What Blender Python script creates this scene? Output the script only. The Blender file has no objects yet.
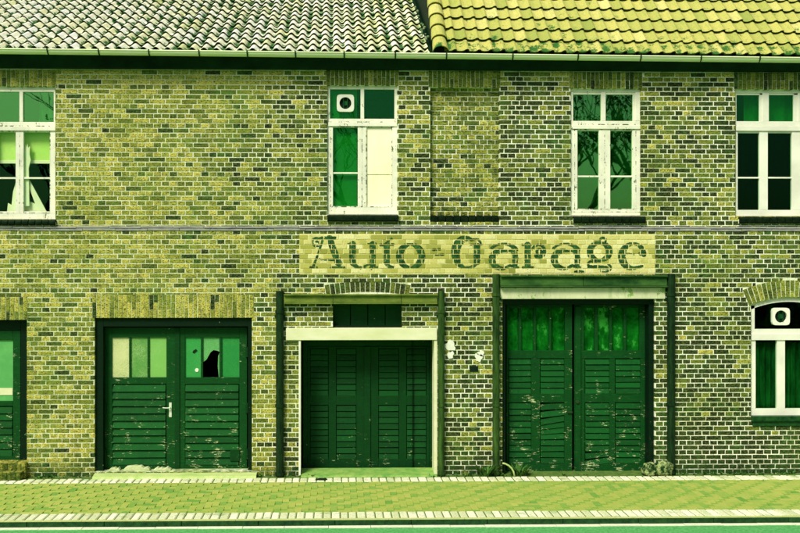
import bpy, math, random
from mathutils import Vector, noise
from math import radians as R, sin, cos, tan, pi, sqrt, atan2

# ------------------------------------------------------------------ camera, sky, sun, exposure
scene = bpy.context.scene
random.seed(7)
YAW = R(1.3)
FPX, CPX, CPY = 913.0, 356.0, 266.5          # focal length, principal point measured on the 800 x 533 photograph
CAM = Vector((0.0, -14.5, 3.32))
FWD = Vector((sin(YAW), cos(YAW), 0)); RGT = Vector((cos(YAW), -sin(YAW), 0))
cam_d = bpy.data.cameras.new('camera'); cam = bpy.data.objects.new('camera', cam_d)
scene.collection.objects.link(cam); scene.camera = cam
cam.location = CAM; cam.rotation_euler = (R(90), 0, -YAW)
cam_d.sensor_width = 36; cam_d.lens = FPX*36/800; cam_d.shift_x = (400-CPX)/800; cam_d.shift_y = 0
cam_d.clip_start = .1; cam_d.clip_end = 2000

SUN_EL, SUN_AZ = 48, 34                       # height above horizon, degrees to the left of the camera's back
world = bpy.data.worlds.new('World'); scene.world = world; world.use_nodes = True
wn = world.node_tree.nodes; wl = world.node_tree.links
bg = wn['Background']; sky = wn.new('ShaderNodeTexSky'); sky.sky_type = 'NISHITA'; sky.sun_disc = False
sky.sun_elevation = R(SUN_EL); sky.sun_rotation = R(180+SUN_AZ); sky.dust_density = 3.0; sky.ozone_density = .6
wl.new(sky.outputs['Color'], bg.inputs['Color']); bg.inputs['Strength'].default_value = .09
sun_d = bpy.data.lights.new('sun', 'SUN'); sun = bpy.data.objects.new('sun', sun_d); scene.collection.objects.link(sun)
sun_d.energy = 3.7; sun_d.angle = R(18); sun_d.color = (1, .96, .86)
sv = Vector((-sin(R(SUN_AZ))*cos(R(SUN_EL)), -cos(R(SUN_AZ))*cos(R(SUN_EL)), sin(R(SUN_EL))))
sun.rotation_euler = sv.to_track_quat('Z', 'Y').to_euler(); sun.location = (-6, -20, 18)
scene.view_settings.view_transform = 'Standard'; scene.view_settings.look = 'None'
scene.view_settings.exposure = 0.12; scene.view_settings.gamma = 1.0

# ------------------------------------------------------------------ helpers
def P(px, py, Y=0.0):
    """photograph pixel -> (x, z) on the plane y = Y"""
    d = FWD + RGT*((px-CPX)/FPX) + Vector((0, 0, 1))*((CPY-py)/FPX)
    q = CAM + d*((Y-CAM.y)/d.y)
    return q.x, q.z
def PX(px, Y=0.0): return P(px, CPY, Y)[0]
def G(px, py):
    """photograph pixel -> (x, y) on the ground z = 0"""
    d = FWD + RGT*((px-CPX)/FPX) + Vector((0, 0, 1))*((CPY-py)/FPX)
    q = CAM + d*(-CAM.z/d.z)
    return q.x, q.y

class MB:
    def __init__(s): s.v = []; s.f = []; s.c = []; s.m = []; s.va = []
    def face(s, pts, c=.5, m=0, va=None):
        n = len(s.v); s.v += [tuple(p) for p in pts]; s.va += (va or [0.0]*len(pts))
        s.f.append(tuple(range(n, n+len(pts)))); s.c.append(c); s.m.append(m)
    def add(s, vs, fs, c=.5, m=0):
        n = len(s.v); s.v += [tuple(p) for p in vs]; s.va += [0.0]*len(vs)
        for f in fs: s.f.append(tuple(n+i for i in f)); s.c.append(c); s.m.append(m)
    def box(s, x0, x1, y0, y1, z0, z1, c=.5, m=0):
        vs = [(x0,y0,z0),(x1,y0,z0),(x1,y1,z0),(x0,y1,z0),(x0,y0,z1),(x1,y0,z1),(x1,y1,z1),(x0,y1,z1)]
        s.add(vs, [(0,1,5,4),(1,2,6,5),(2,3,7,6),(3,0,4,7),(4,5,6,7),(3,2,1,0)], c, m)
    def pbox(s, l, r, t, b, Y, D, c=.5, m=0):
        """box whose front face (at y = Y) covers pixels l..r, t..b; D deep"""
        x0, z1 = P(l, t, Y); x1, z0 = P(r, b, Y); z1 = P((l+r)/2, t, Y)[1]; z0 = P((l+r)/2, b, Y)[1]
        s.box(x0, x1, Y, Y+D, z0, z1, c, m)
    def prism(s, poly, y0, y1, c=.5, m=0):
        """poly = [(x, z)] counter-clockwise seen from -y"""
        n = len(poly)
        vs = [(x, y0, z) for x, z in poly] + [(x, y1, z) for x, z in poly]
        s.add(vs, [tuple(range(n)), tuple(range(2*n-1, n-1, -1))] + [(i, i+n, (i+1)%n+n, (i+1)%n) for i in range(n)], c, m)
    def hexa(s, p8, c=.5, m=0):
        s.add(p8, [(0,1,5,4),(1,2,6,5),(2,3,7,6),(3,0,4,7),(4,5,6,7),(3,2,1,0)], c, m)
    def tube(s, pts, rad, n=8, c=.5, m=0, cap=True):
        pts = [Vector(p) for p in pts]; rr = rad if isinstance(rad, (list, tuple)) else [rad]*len(pts)
        base = len(s.v); prev = None
        for i, p in enumerate(pts):
            t = (pts[min(i+1, len(pts)-1)] - pts[max(i-1, 0)]).normalized()
            a = prev if prev is not None else (Vector((1,0,0)) if abs(t.x) < .8 else Vector((0,1,0)))
            u = (a - t*a.dot(t)).normalized(); prev = u; w = t.cross(u)
            for k in range(n):
                q = p + (u*cos(2*pi*k/n) + w*sin(2*pi*k/n))*rr[i]
                s.v.append(tuple(q)); s.va.append(0.0)
        for i in range(len(pts)-1):
            for k in range(n):
                s.f.append((base+i*n+k, base+i*n+(k+1)%n, base+(i+1)*n+(k+1)%n, base+(i+1)*n+k)); s.c.append(c); s.m.append(m)
        if cap:
            s.f.append(tuple(base+k for k in range(n-1, -1, -1))); s.c.append(c); s.m.append(m)
            e = base+(len(pts)-1)*n; s.f.append(tuple(e+k for k in range(n))); s.c.append(c); s.m.append(m)
    def build(s, name, mats, parent=None, bevel=0, smooth=False, origin=None):
        me = bpy.data.meshes.new(name)
        o0 = Vector(origin) if origin is not None else Vector((0,0,0))
        me.from_pydata([tuple(Vector(p)-o0) for p in s.v], [], s.f)
        for m in (mats if isinstance(mats, (list, tuple)) else [mats]): me.materials.append(m)
        me.polygons.foreach_set('material_index', s.m)
        a = me.attributes.new('tone', 'FLOAT', 'FACE'); a.data.foreach_set('value', s.c)
        a = me.attributes.new('rise', 'FLOAT', 'POINT'); a.data.foreach_set('value', s.va)
        if smooth: me.polygons.foreach_set('use_smooth', [True]*len(s.f))
        me.update()
        o = bpy.data.objects.new(name, me); scene.collection.objects.link(o)
        o.location = o0 - (parent.location if parent is not None and origin is not None else Vector((0,0,0)))
        if parent is not None: o.parent = parent
        if bevel:
            b = o.modifiers.new('bevel', 'BEVEL'); b.width = bevel; b.segments = 1; b.limit_method = 'ANGLE'; b.angle_limit = R(50)
        return o
def empty(name, parent=None, loc=(0,0,0)):
    o = bpy.data.objects.new(name, None); scene.collection.objects.link(o); o.location = loc; o.empty_display_size = .2
    if parent is not None: o.parent = parent
    return o
def tag(o, label=None, cat=None, group=None, kind=None):
    if label: o['label'] = label
    if cat: o['category'] = cat
    if group: o['group'] = group
    if kind: o['kind'] = kind
    return o
rnd = random.random
def uni(a, b): return random.uniform(a, b)

# ------------------------------------------------------------------ materials
class Mat:
    def __init__(s, name, rough=.8, spec=.3):
        s.m = bpy.data.materials.new(name); s.m.use_nodes = True
        s.n = s.m.node_tree.nodes; s.l = s.m.node_tree.links
        s.b = s.n['Principled BSDF']; s.b.inputs['Roughness'].default_value = rough
        s.b.inputs['Specular IOR Level'].default_value = spec*.6
        s.b.inputs['Specular Tint'].default_value = (.45,.85,.40,1)
        s.tc = s.n.new('ShaderNodeNewGeometry').outputs['Position']
    def vec(s, scale=(1,1,1), off=(0,0,0)):
        mp = s.n.new('ShaderNodeMapping'); mp.inputs['Scale'].default_value = scale; mp.inputs['Location'].default_value = off
        s.l.new(s.tc, mp.inputs['Vector']); return mp.outputs['Vector']
    def noise(s, scale, detail=4, rough=.6, stretch=(1,1,1), off=(0,0,0)):
        t = s.n.new('ShaderNodeTexNoise'); t.inputs['Scale'].default_value = scale; t.inputs['Detail'].default_value = detail
        t.inputs['Roughness'].default_value = rough; s.l.new(s.vec(stretch, off), t.inputs['Vector']); return t.outputs['Fac']
    def attr(s, name):
        a = s.n.new('ShaderNodeAttribute'); a.attribute_name = name; return a.outputs['Fac']
    def ramp(s, fac, stops, interp='LINEAR'):
        r = s.n.new('ShaderNodeValToRGB'); r.color_ramp.interpolation = interp
        e = r.color_ramp.elements
        while len(e) < len(stops): e.new(.5)
        for k, (p, c) in enumerate(stops):
            e[k].position = p; e[k].color = (c if isinstance(c, (tuple, list)) else (c, c, c)) [:3] + (1,) if isinstance(c, tuple) else (c, c, c, 1)
        s.l.new(fac, r.inputs['Fac']); return r.outputs['Color']
    def rng(s, fac, a, b, c=0, d=1):
        m = s.n.new('ShaderNodeMapRange'); s.l.new(fac, m.inputs['Value'])
        for k, v in zip(('From Min', 'From Max', 'To Min', 'To Max'), (a, b, c, d)): m.inputs[k].default_value = v
        return m.outputs['Result']
    def math(s, op, a, b):
        m = s.n.new('ShaderNodeMath'); m.operation = op
        for k, v in enumerate((a, b)):
            if isinstance(v, (int, float)): m.inputs[k].default_value = v
            else: s.l.new(v, m.inputs[k])
        return m.outputs[0]
    def mix(s, fac, a, b, mode='MIX'):
        m = s.n.new('ShaderNodeMix'); m.data_type = 'RGBA'; m.blend_type = mode
        for sock, v in ((m.inputs[0], fac), (m.inputs[6], a), (m.inputs[7], b)):
            if isinstance(v, (int, float)): sock.default_value = v
            elif isinstance(v, tuple): sock.default_value = v[:3] + (1,)
            else: s.l.new(v, sock)
        return m.outputs[2]
    def z(s):
        x = s.n.new('ShaderNodeSeparateXYZ'); s.l.new(s.tc, x.inputs[0]); return x.outputs['Z']
    def x(s):
        x = s.n.new('ShaderNodeSeparateXYZ'); s.l.new(s.tc, x.inputs[0]); return x.outputs['X']
    def color(s, c):
        if isinstance(c, tuple): s.b.inputs['Base Color'].default_value = c[:3] + (1,)
        else: s.l.new(c, s.b.inputs['Base Color'])
        return s
    def bump(s, h, strength=.4, dist=.01):
        b = s.n.new('ShaderNodeBump'); b.inputs['Strength'].default_value = strength; b.inputs['Distance'].default_value = dist
        s.l.new(h, b.inputs['Height']); s.l.new(b.outputs['Normal'], s.b.inputs['Normal']); return s

def mat_brick(name='brick_face', moss=.4):
    k = Mat(name, .85, .25)
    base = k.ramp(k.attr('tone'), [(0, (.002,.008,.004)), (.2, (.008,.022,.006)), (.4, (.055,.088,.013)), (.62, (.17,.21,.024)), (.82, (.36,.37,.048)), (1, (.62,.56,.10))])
    fine = k.noise(34, 6, .75, (.7, 1, 1.9)); mid = k.noise(13, 4, .7, (.7, 1, 1.6), (4, 0, 2))
    col = k.mix(k.rng(fine, .46, .66, 0, .85), base, k.mix(.42, base, (.58,.58,.16)))
    col = k.mix(k.rng(mid, .50, .66, 0, .75), col, k.mix(.75, col, (.008,.030,.006)))
    spots = k.noise(48, 4, .65, (.8, 1, 1.5), (1, 0, 6))
    col = k.mix(k.rng(spots, .50, .60, 0, .9), col, (.006,.022,.005))
    ms = k.noise(1.6, 5, .65); ms2 = k.noise(11, 4, .7, (1,1,1.4), (3,0,1))
    mf = k.math('MULTIPLY', k.rng(ms, .46, .64), k.rng(ms2, .42, .60, 0, moss*1.7))
    col = k.mix(mf, col, (.075,.21,.028))
    grime = k.math('MULTIPLY', k.noise(1.3, 4, .6, (2.2, 1, .45), (8, 0, 3)), k.rng(k.noise(6, 4, .7), .3, .7, .6, 1.25))
    col = k.mix(k.rng(grime, .50, .68, 0, .7), col, k.mix(.6, col, (.006,.016,.005)))
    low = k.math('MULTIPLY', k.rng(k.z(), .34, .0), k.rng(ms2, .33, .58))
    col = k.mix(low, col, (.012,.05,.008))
    k.color(col); k.bump(fine, .7, .008); return k.m
def mat_mortar():
    k = Mat('lime_mortar', .95, .1)
    n = k.noise(1.1, 5, .6); f = k.noise(60, 3, .6)
    col = k.mix(k.rng(n, .42, .66), (.95,.96,.74), (.60,.66,.32))
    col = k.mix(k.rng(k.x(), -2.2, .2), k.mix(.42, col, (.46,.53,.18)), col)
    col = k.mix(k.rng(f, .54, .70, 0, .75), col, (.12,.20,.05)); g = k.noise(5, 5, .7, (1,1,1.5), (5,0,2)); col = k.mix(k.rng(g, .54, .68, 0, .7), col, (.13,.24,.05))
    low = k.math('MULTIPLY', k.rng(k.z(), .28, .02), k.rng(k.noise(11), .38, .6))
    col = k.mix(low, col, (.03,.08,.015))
    k.color(col); k.bump(f, .5, .004); return k.m
def mat_paint(name, base, chip, amount=.0, stretch=(1,1,1), scale=26, rough=.55, low=None, dirt=.0, dark=None):
    """weathered paint: chips of `chip` where noise passes a threshold, more of them near height `low`"""
    k = Mat(name, rough, .4)
    big = k.noise(1.7, 4, .6); n = k.noise(scale, 6, .72, stretch)
    n2 = k.noise(5.0, 4, .6, (1,1,1), (7,2,5))
    s = k.math('ADD', n, k.rng(n2, .35, .7, -.13, .11))
    if low is not None: s = k.math('ADD', s, k.rng(k.z(), low, .1, -.045, .035))
    th = .685 - amount
    b = k.mix(k.rng(big, .3, .7), base, tuple(c*.72 for c in base))
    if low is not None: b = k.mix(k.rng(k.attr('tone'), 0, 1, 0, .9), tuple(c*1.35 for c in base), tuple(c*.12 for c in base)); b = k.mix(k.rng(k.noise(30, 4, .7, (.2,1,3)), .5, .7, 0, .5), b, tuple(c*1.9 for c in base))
    if dirt: b = k.mix(k.rng(k.noise(9, 5, .7, (1,1,.35)), .5, .75, 0, dirt), b, dark or chip)
    k.color(k.mix(k.rng(s, th, th+.03), b, chip))
    k.bump(k.rng(s, th, th+.05), .35, -.003); return k.m
def mat_plain(name, a, b, scale=8, rough=.8, spec=.3, stretch=(1,1,1), bump=.2):
    k = Mat(name, rough, spec); n = k.noise(scale, 5, .65, stretch)
    k.color(k.mix(k.rng(n, .32, .68), a, b)); k.bump(k.noise(scale*5, 4, .65, stretch), bump, .005); return k.m
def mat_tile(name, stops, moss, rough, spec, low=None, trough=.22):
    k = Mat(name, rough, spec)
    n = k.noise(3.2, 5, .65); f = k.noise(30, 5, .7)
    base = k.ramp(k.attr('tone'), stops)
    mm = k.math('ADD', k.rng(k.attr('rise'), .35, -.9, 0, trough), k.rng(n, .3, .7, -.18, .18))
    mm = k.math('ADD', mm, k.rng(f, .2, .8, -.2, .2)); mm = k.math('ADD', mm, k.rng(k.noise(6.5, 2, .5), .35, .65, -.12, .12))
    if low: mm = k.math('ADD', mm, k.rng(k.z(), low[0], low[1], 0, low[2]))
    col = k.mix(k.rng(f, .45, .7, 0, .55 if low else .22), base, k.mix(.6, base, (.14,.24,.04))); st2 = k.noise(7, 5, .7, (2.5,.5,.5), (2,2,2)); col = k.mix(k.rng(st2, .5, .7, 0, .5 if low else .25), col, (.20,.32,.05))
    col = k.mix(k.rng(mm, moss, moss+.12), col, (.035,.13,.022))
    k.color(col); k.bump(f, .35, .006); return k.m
def mat_glass(name, tint=(.55,.9,.62), refl=.22, gcol=(.62,1,.66)):
    m = bpy.data.materials.new(name); m.use_nodes = True; n = m.node_tree.nodes; l = m.node_tree.links
    n.remove(n['Principled BSDF'])
    t = n.new('ShaderNodeBsdfTransparent'); t.inputs[0].default_value = tint + (1,)
    g = n.new('ShaderNodeBsdfGlossy'); g.inputs[0].default_value = gcol + (1,); g.inputs['Roughness'].default_value = .012
    tx = n.new('ShaderNodeTexNoise'); tx.inputs['Scale'].default_value = 2.2
    ge = n.new('ShaderNodeNewGeometry'); l.new(ge.outputs['Position'], tx.inputs['Vector'])
    b = n.new('ShaderNodeBump'); b.inputs['Strength'].default_value = .07; b.inputs['Distance'].default_value = .01
    l.new(tx.outputs['Fac'], b.inputs['Height']); l.new(b.outputs['Normal'], g.inputs['Normal'])
    lw = n.new('ShaderNodeLayerWeight'); lw.inputs['Blend'].default_value = .5
    fr = n.new('ShaderNodeMath'); fr.operation = 'POWER'; fr.inputs[1].default_value = 4.0; l.new(lw.outputs['Facing'], fr.inputs[0])
    ad = n.new('ShaderNodeMath'); ad.operation = 'ADD'; ad.inputs[1].default_value = refl+.03; ad.use_clamp = True; l.new(fr.outputs[0], ad.inputs[0])
    mx = n.new('ShaderNodeMixShader'); l.new(ad.outputs[0], mx.inputs[0]); l.new(t.outputs[0], mx.inputs[1]); l.new(g.outputs[0], mx.inputs[2])
    l.new(mx.outputs[0], n['Material Output'].inputs['Surface']); return m
def mat_frosted(name, a, b, scale=90):
    k = Mat(name, .35, .5); n = k.noise(scale, 3, .6); big = k.noise(4, 3)
    k.color(k.mix(k.rng(n, .4, .6), a, k.mix(k.rng(big, .35, .65), b, a))); k.bump(n, .8, .004); return k.m
def mat_leaf(name, a, b):
    k = Mat(name, .6, .3); k.color(k.ramp(k.attr('tone'), [(0, a), (1, b)])); return k.m

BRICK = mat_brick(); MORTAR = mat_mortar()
WHITE = mat_paint('weathered_white_paint', (.95,.95,.72), (.06,.09,.025), .06, (1,1,.45), 34, .5, None, .3, (.40,.46,.18))
CLEANWHITE = mat_paint('white_paint', (.93,.94,.74), (.30,.36,.14), -.06, (1,1,.6), 24, .45)
CRACK = mat_paint('cracked_joint_paint', (.90,.90,.66), (.03,.06,.015), .19, (.5,1,.5), 40, .6)
BOARD = mat_plain('cream_board', (.95,.92,.66), (.88,.86,.54), 3, .6, .3, (1,1,.6), .05)
# boards differ a little in tone
GREEN = mat_paint('peeling_green_paint', (.004,.062,.010), (.50,.56,.27), .05, (.38,1,2.4), 30, .6, 2.3, .6, (.002,.03,.008))
GREEND = mat_paint('dark_green_paint', (.003,.044,.008), (.36,.46,.2), .02, (.45,1,1.6), 26, .6, .85, .6, (.002,.018,.006))
FRAMEB = mat_paint('frame_black_green_paint', (.002,.012,.005), (.3,.40,.16), .01, (1,1,.6), 30, .5, 1.2)
LINTEL = mat_plain('painted_concrete', (.80,.80,.52), (.66,.70,.36), 4, .8, .2, (.5,1,1.4))
LINTELG = mat_paint('mossy_painted_concrete', (.74,.77,.45), (.25,.42,.10), .12, (.8,1,.7), 7, .85, None, .55, (.2,.38,.09))
BEAM = mat_plain('green_painted_beam', (.05,.105,.016), (.20,.26,.04), 7, .6, .3, (.5,1,1))
BEAMD = mat_plain('dark_green_painted_beam', (.006,.04,.010), (.06,.15,.03), 6, .6, .3, (.4,1,1))
POST = mat_plain('rusty_green_post', (.003,.014,.005), (.05,.115,.018), 5, .55, .4, (3,3,.5))
POSTD = mat_plain('black_green_post', (.002,.007,.004), (.012,.04,.01), 8, .55, .4, (3,3,.6))
SILL = mat_plain('black_glazed_brick', (.002,.005,.003), (.008,.02,.006), 20, .6, .15)
LEDGE = mat_plain('grey_slate_ledge', (.20,.19,.20), (.42,.43,.34), 10, .7, .3, (.5,1,2))
SOFFIT = mat_plain('black_green_board', (.0025,.010,.005), (.006,.028,.010), 3, .6, .2)
ZINC = mat_plain('green_zinc_gutter', (.82,.92,.46), (.92,.94,.62), 5, .32, .6, (.6,1,1), .05)
ZINCD = mat_plain('dark_gutter_bracket', (.01,.03,.012), (.03,.06,.02), 8, .6)
LEAD = mat_plain('mossy_lead', (.30,.36,.2), (.06,.16,.035), 9, .6)
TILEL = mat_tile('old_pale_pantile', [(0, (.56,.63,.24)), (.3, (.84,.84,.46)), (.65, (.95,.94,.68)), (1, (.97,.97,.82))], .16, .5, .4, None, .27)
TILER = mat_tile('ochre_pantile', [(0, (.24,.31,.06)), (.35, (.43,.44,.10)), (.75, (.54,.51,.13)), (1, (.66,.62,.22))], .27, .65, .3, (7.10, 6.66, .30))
TEDGE = mat_plain('shadow_tile_edge', (.008,.03,.010), (.03,.06,.015), 12, .9, .1)  # near-black colour paints in the shadow arcs under the tile lips
GLASS = mat_glass('window_glass', (.94,.99,.93), .0, (.12,.6,.2))
GLASSR = mat_glass('mirroring_window_glass', (.62,.86,.66), .34, (.22,.68,.18)); GLASSD = mat_glass('dark_window_glass', (.72,.92,.76), .0, (.12,.5,.2))
GLASSG = mat_glass('green_window_glass', (.60,.90,.64), .05, (.10,.70,.20))
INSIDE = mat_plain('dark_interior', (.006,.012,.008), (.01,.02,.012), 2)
CURTAIN = mat_plain('green_curtain', (.05,.46,.10), (.22,.80,.30), 3)
CURTAIND = mat_plain('dark_green_curtain', (.002,.022,.006), (.014,.12,.028), 5, .9, .1, (3,1,.4))
def mat_reflection():  # green board with pale patches painted in for reflections in the door panes
    k = Mat('painted_reflection_board', .9, .2); n = k.noise(7, 5, .65, (1, 1, .7)); b = k.noise(2.1, 3, .5, (1, 1, 1), (2, 0, 1))
    c = k.mix(k.rng(n, .35, .65), (.006,.09,.02), (.06,.36,.09)); c = k.mix(k.rng(k.math('ADD', n, k.rng(b, .3, .7, -.12, .10)), .57, .64), c, (.42,.68,.30)); k.color(c); return k.m
REFLBOARD = mat_reflection()
BLINDG = mat_plain('deep_green_blind', (.015,.20,.045), (.04,.30,.07), 2)
BLIND = mat_plain('yellow_green_blind', (.52,.80,.16), (.66,.85,.24), 2)
GRILLE = mat_plain('dark_grille', (.004,.012,.006), (.008,.02,.01), 20)
STEEL = mat_plain('bright_steel', (.72,.78,.6), (.5,.6,.4), 20, .3, .6)
PAVER = None
def mat_paver():
    k = Mat('clay_paver', .85, .2)
    base = k.ramp(k.attr('tone'), [(0, (.10,.29,.045)), (.35, (.24,.39,.07)), (.6, (.37,.44,.085)), (1, (.48,.50,.12))])
    f = k.noise(40, 4, .65); n = k.noise(.9, 4, .6)
    col = k.mix(k.rng(f, .4, .75, 0, .5), base, k.mix(.5, base, (.08,.16,.03)))
    col = k.mix(k.rng(n, .5, .72, 0, .35), col, (.24,.40,.07))
    k.color(col); k.bump(f, .4, .004); return k.m
PAVER = mat_paver()
def mat_sett():
    k = Mat('pale_granite_sett', .8, .3)
    base = k.ramp(k.attr('tone'), [(0, (.60,.64,.36)), (1, (.90,.90,.66))])
    f = k.noise(35, 4, .7); n = k.noise(3, 4)
    col = k.mix(k.rng(f, .5, .72, 0, .7), base, (.20,.28,.07))
    col = k.mix(k.rng(n, .56, .7, 0, .6), col, (.16,.30,.05))
    k.color(col); k.bump(f, .5, .006); return k.m
SETT = mat_sett()
JOINT = mat_plain('mossy_joint', (.05,.11,.02), (.13,.22,.04), 12, .95)
KERB = mat_plain('shaded_dark_kerb_stone', (.006,.028,.010), (.02,.075,.02), 14, .8)  # dark green stone, with the shade of the kerb face painted in
KERBTOP = mat_plain('kerb_edge_stone', (.40,.48,.14), (.55,.58,.24), 9, .85)
GUTTERSTONE = mat_plain('pale_road_edge', (.66,.68,.46), (.82,.81,.6), 16, .85)
ASPHALT = mat_plain('road_asphalt', (.05,.27,.06), (.15,.47,.15), 30, .9, .2, (1,1,1), .5)
GRASSGROUND = mat_plain('grass_ground', (.03,.09,.02), (.06,.14,.03), .4, .95)
CONCRETE = mat_plain('mossy_concrete', (.34,.50,.13), (.52,.60,.24), 7, .9)
STONE = mat_plain('pale_stone', (.40,.50,.2), (.62,.66,.38), 8, .9, .2, (1,1,1), .6)
def mat_boulder():
    k = Mat('mossy_stone', .9, .2); n = k.noise(13, 6, .7); f = k.noise(50, 4, .7)
    c = k.mix(k.rng(n, .44, .56), (.006,.035,.008), (.40,.50,.18)); c = k.mix(k.rng(f, .52, .62, 0, .8), c, (.015,.06,.012)); k.color(c); k.bump(k.noise(24, 5, .7), 1.0, .03); return k.m
MOSSSTONE = mat_boulder()
LEAF = mat_leaf('weed_leaf', (.012,.05,.008), (.10,.26,.04)); LEAFD = mat_leaf('tree_leaf', (.02,.05,.015), (.05,.11,.03))
BARK = mat_plain('bark', (.03,.04,.02), (.06,.07,.035), 12)
PLASTER = mat_plain('white_plaster_patch', (.86,.87,.72), (.72,.76,.55), 18, .9)
CREAMPAINT = None

# ------------------------------------------------------------------ wall layout (pixels of the photograph)
COURSE, HEAD, JT = .0765, .125, .0132
XL, XR = PX(-150), PX(950)
ZTOP = P(356, 70)[1]
def rect(l, r, t, b): 
    m = (l+r)/2
    return [PX(l), PX(r), P(m, b)[1], P(m, t)[1]]
OPEN = {   # name: [x0, x1, z0, z1], reveal depth
 'w1': (rect(-16, 55.6, 86.7, 219), .10), 'w2': (rect(327.3, 397.4, 85.6, 214.3), .10), 'w3': (rect(570.8, 641, 88.8, 215.6), .10),
 'w4': (rect(735.6, 803.5, 89.8, 216.4), .10), 'niche': (rect(430.3, 499.6, 87.5, 222), .11), 'w5': (rect(751, 829, 305, 416), .12),
 'd0': (rect(-35, 26.8, 320, 464), .24), 'd1': (rect(94.6, 251.8, 318, 471), .24), 'd2': (rect(300.2, 436.6, 328, 476), .58),
 'slot': (rect(333, 402, 303, 329), .20), 'd3': (rect(502.5, 655, 287, 475), .30)}
HOLES = [(r[0], r[1], r[2], r[3], d) for r, d in OPEN.values()]
W5 = OPEN['w5'][0]; W5C = (W5[0]+W5[1])/2; W5H = (W5[1]-W5[0])/2; W5RISE = .125
W5R = (W5H**2 + W5RISE**2)/(2*W5RISE); W5Z = W5[3]+W5RISE-W5R       # circle centre height
for i in range(6):
    za, zb = W5[3]+W5RISE*i/6, W5[3]+W5RISE*(i+1)/6
    hw = sqrt(max(0, W5R**2-((za+zb)/2-W5Z)**2))
    HOLES.append((W5C-hw, W5C+hw, za, zb, .12))
SOLD = [rect(-30, 56, 70, 86.7), rect(326, 398.6, 70, 85.6), rect(428.5, 500.5, 71, 87.5), rect(569, 642.5, 72, 88.8), rect(734, 806, 72.5, 89.8),
        rect(-60, 27.5, 297, 320), rect(92, 254, 294.5, 318)]
ARCHES = []   # centre x, centre z, inner radius, outer radius, half angle
ARCHES.append((W5C, W5Z, W5R, W5R+.275, math.asin(W5H/W5R)+.02))
sx0, sx1 = PX(326), PX(409); sc = (sx0+sx1)/2; sh = (sx1-sx0)/2; srise = .06; sR = (sh**2+srise**2)/(2*srise)
ARCHES.append((sc, P(367, 291.5)[1]-sR, sR, sR+.165, math.asin(sh/sR)))
def in_arch(x, z, pad=0):
    for ax, az, r0, r1, ha in ARCHES:
        r = math.hypot(x-ax, z-az)
        if r < r1+pad and z > az and abs(atan2(x-ax, z-az)) < ha+pad/r0 and r > r0-.2: return True
    return False

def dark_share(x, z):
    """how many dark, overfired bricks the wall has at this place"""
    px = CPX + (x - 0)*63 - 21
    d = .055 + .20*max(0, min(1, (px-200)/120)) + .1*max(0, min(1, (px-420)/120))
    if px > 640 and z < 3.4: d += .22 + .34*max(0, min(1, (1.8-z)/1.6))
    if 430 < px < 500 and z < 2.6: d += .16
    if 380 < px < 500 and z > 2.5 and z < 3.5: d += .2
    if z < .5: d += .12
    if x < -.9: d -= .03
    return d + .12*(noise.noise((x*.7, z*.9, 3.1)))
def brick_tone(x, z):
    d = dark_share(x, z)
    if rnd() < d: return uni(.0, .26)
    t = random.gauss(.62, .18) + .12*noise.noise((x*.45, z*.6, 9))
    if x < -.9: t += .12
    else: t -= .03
    if z > ZTOP-.25: t += .28  # top courses coloured lighter to offset the eave shadow
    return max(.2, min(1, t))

def add_brick(mb, x0, x1, z0, z1, yf, yb=None, tone=.5, m=0, ch=.0035):
    """one brick: chamfered front, sides back to yb"""
    if yb is None: yb = yf+.02
    j = lambda: uni(-.0026, .0026)
    yf = yf + uni(-.002, .002)
    o = [(x0+j(), z0+j()), (x1+j(), z0+j()), (x1+j(), z1+j()), (x0+j(), z1+j())]
    cx, cz = (x0+x1)/2, (z0+z1)/2
    inn = [(x + (ch if x < cx else -ch), z + (ch if z < cz else -ch)) for x, z in o]
    vs = [(x, yb, z) for x, z in o] + [(x, yf+ch*.8, z) for x, z in o] + [(x, yf, z) for x, z in inn]
    fs = [(0,1,5,4),(1,2,6,5),(2,3,7,6),(3,0,4,7),(4,5,9,8),(5,6,10,9),(6,7,11,10),(7,4,8,11),(8,9,10,11)]
    mb.add(vs, fs, tone, m)
def row_bricks(k, x0, x1):
    """bricks of course k in English cross bond, with an occasional odd one"""
    out = []
    if k % 2 == 0:
        x = math.floor(x0/HEAD)*HEAD - HEAD
        while x < x1:
            if rnd() < .04: out.append((x, x+2*HEAD)); x += 2*HEAD
            else: out.append((x, x+HEAD)); x += HEAD
    else:
        off = .0625 + (HEAD if (k//2) % 2 else 0)
        x = math.floor(x0/.25)*.25 - .5 + off
        while x < x1:
            if rnd() < .13: out += [(x, x+HEAD), (x+HEAD, x+2*HEAD)]
            else: out.append((x, x+.25))
            x += .25
    res = []
    for a, b in out:
        w = uni(-.004, .004)
        res.append((max(a+JT/2+w*.5, x0), min(b-JT/2+w*.5, x1)))
    return res
SIGN = rect(299.5, 655, 233.8, 274.5)
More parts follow.
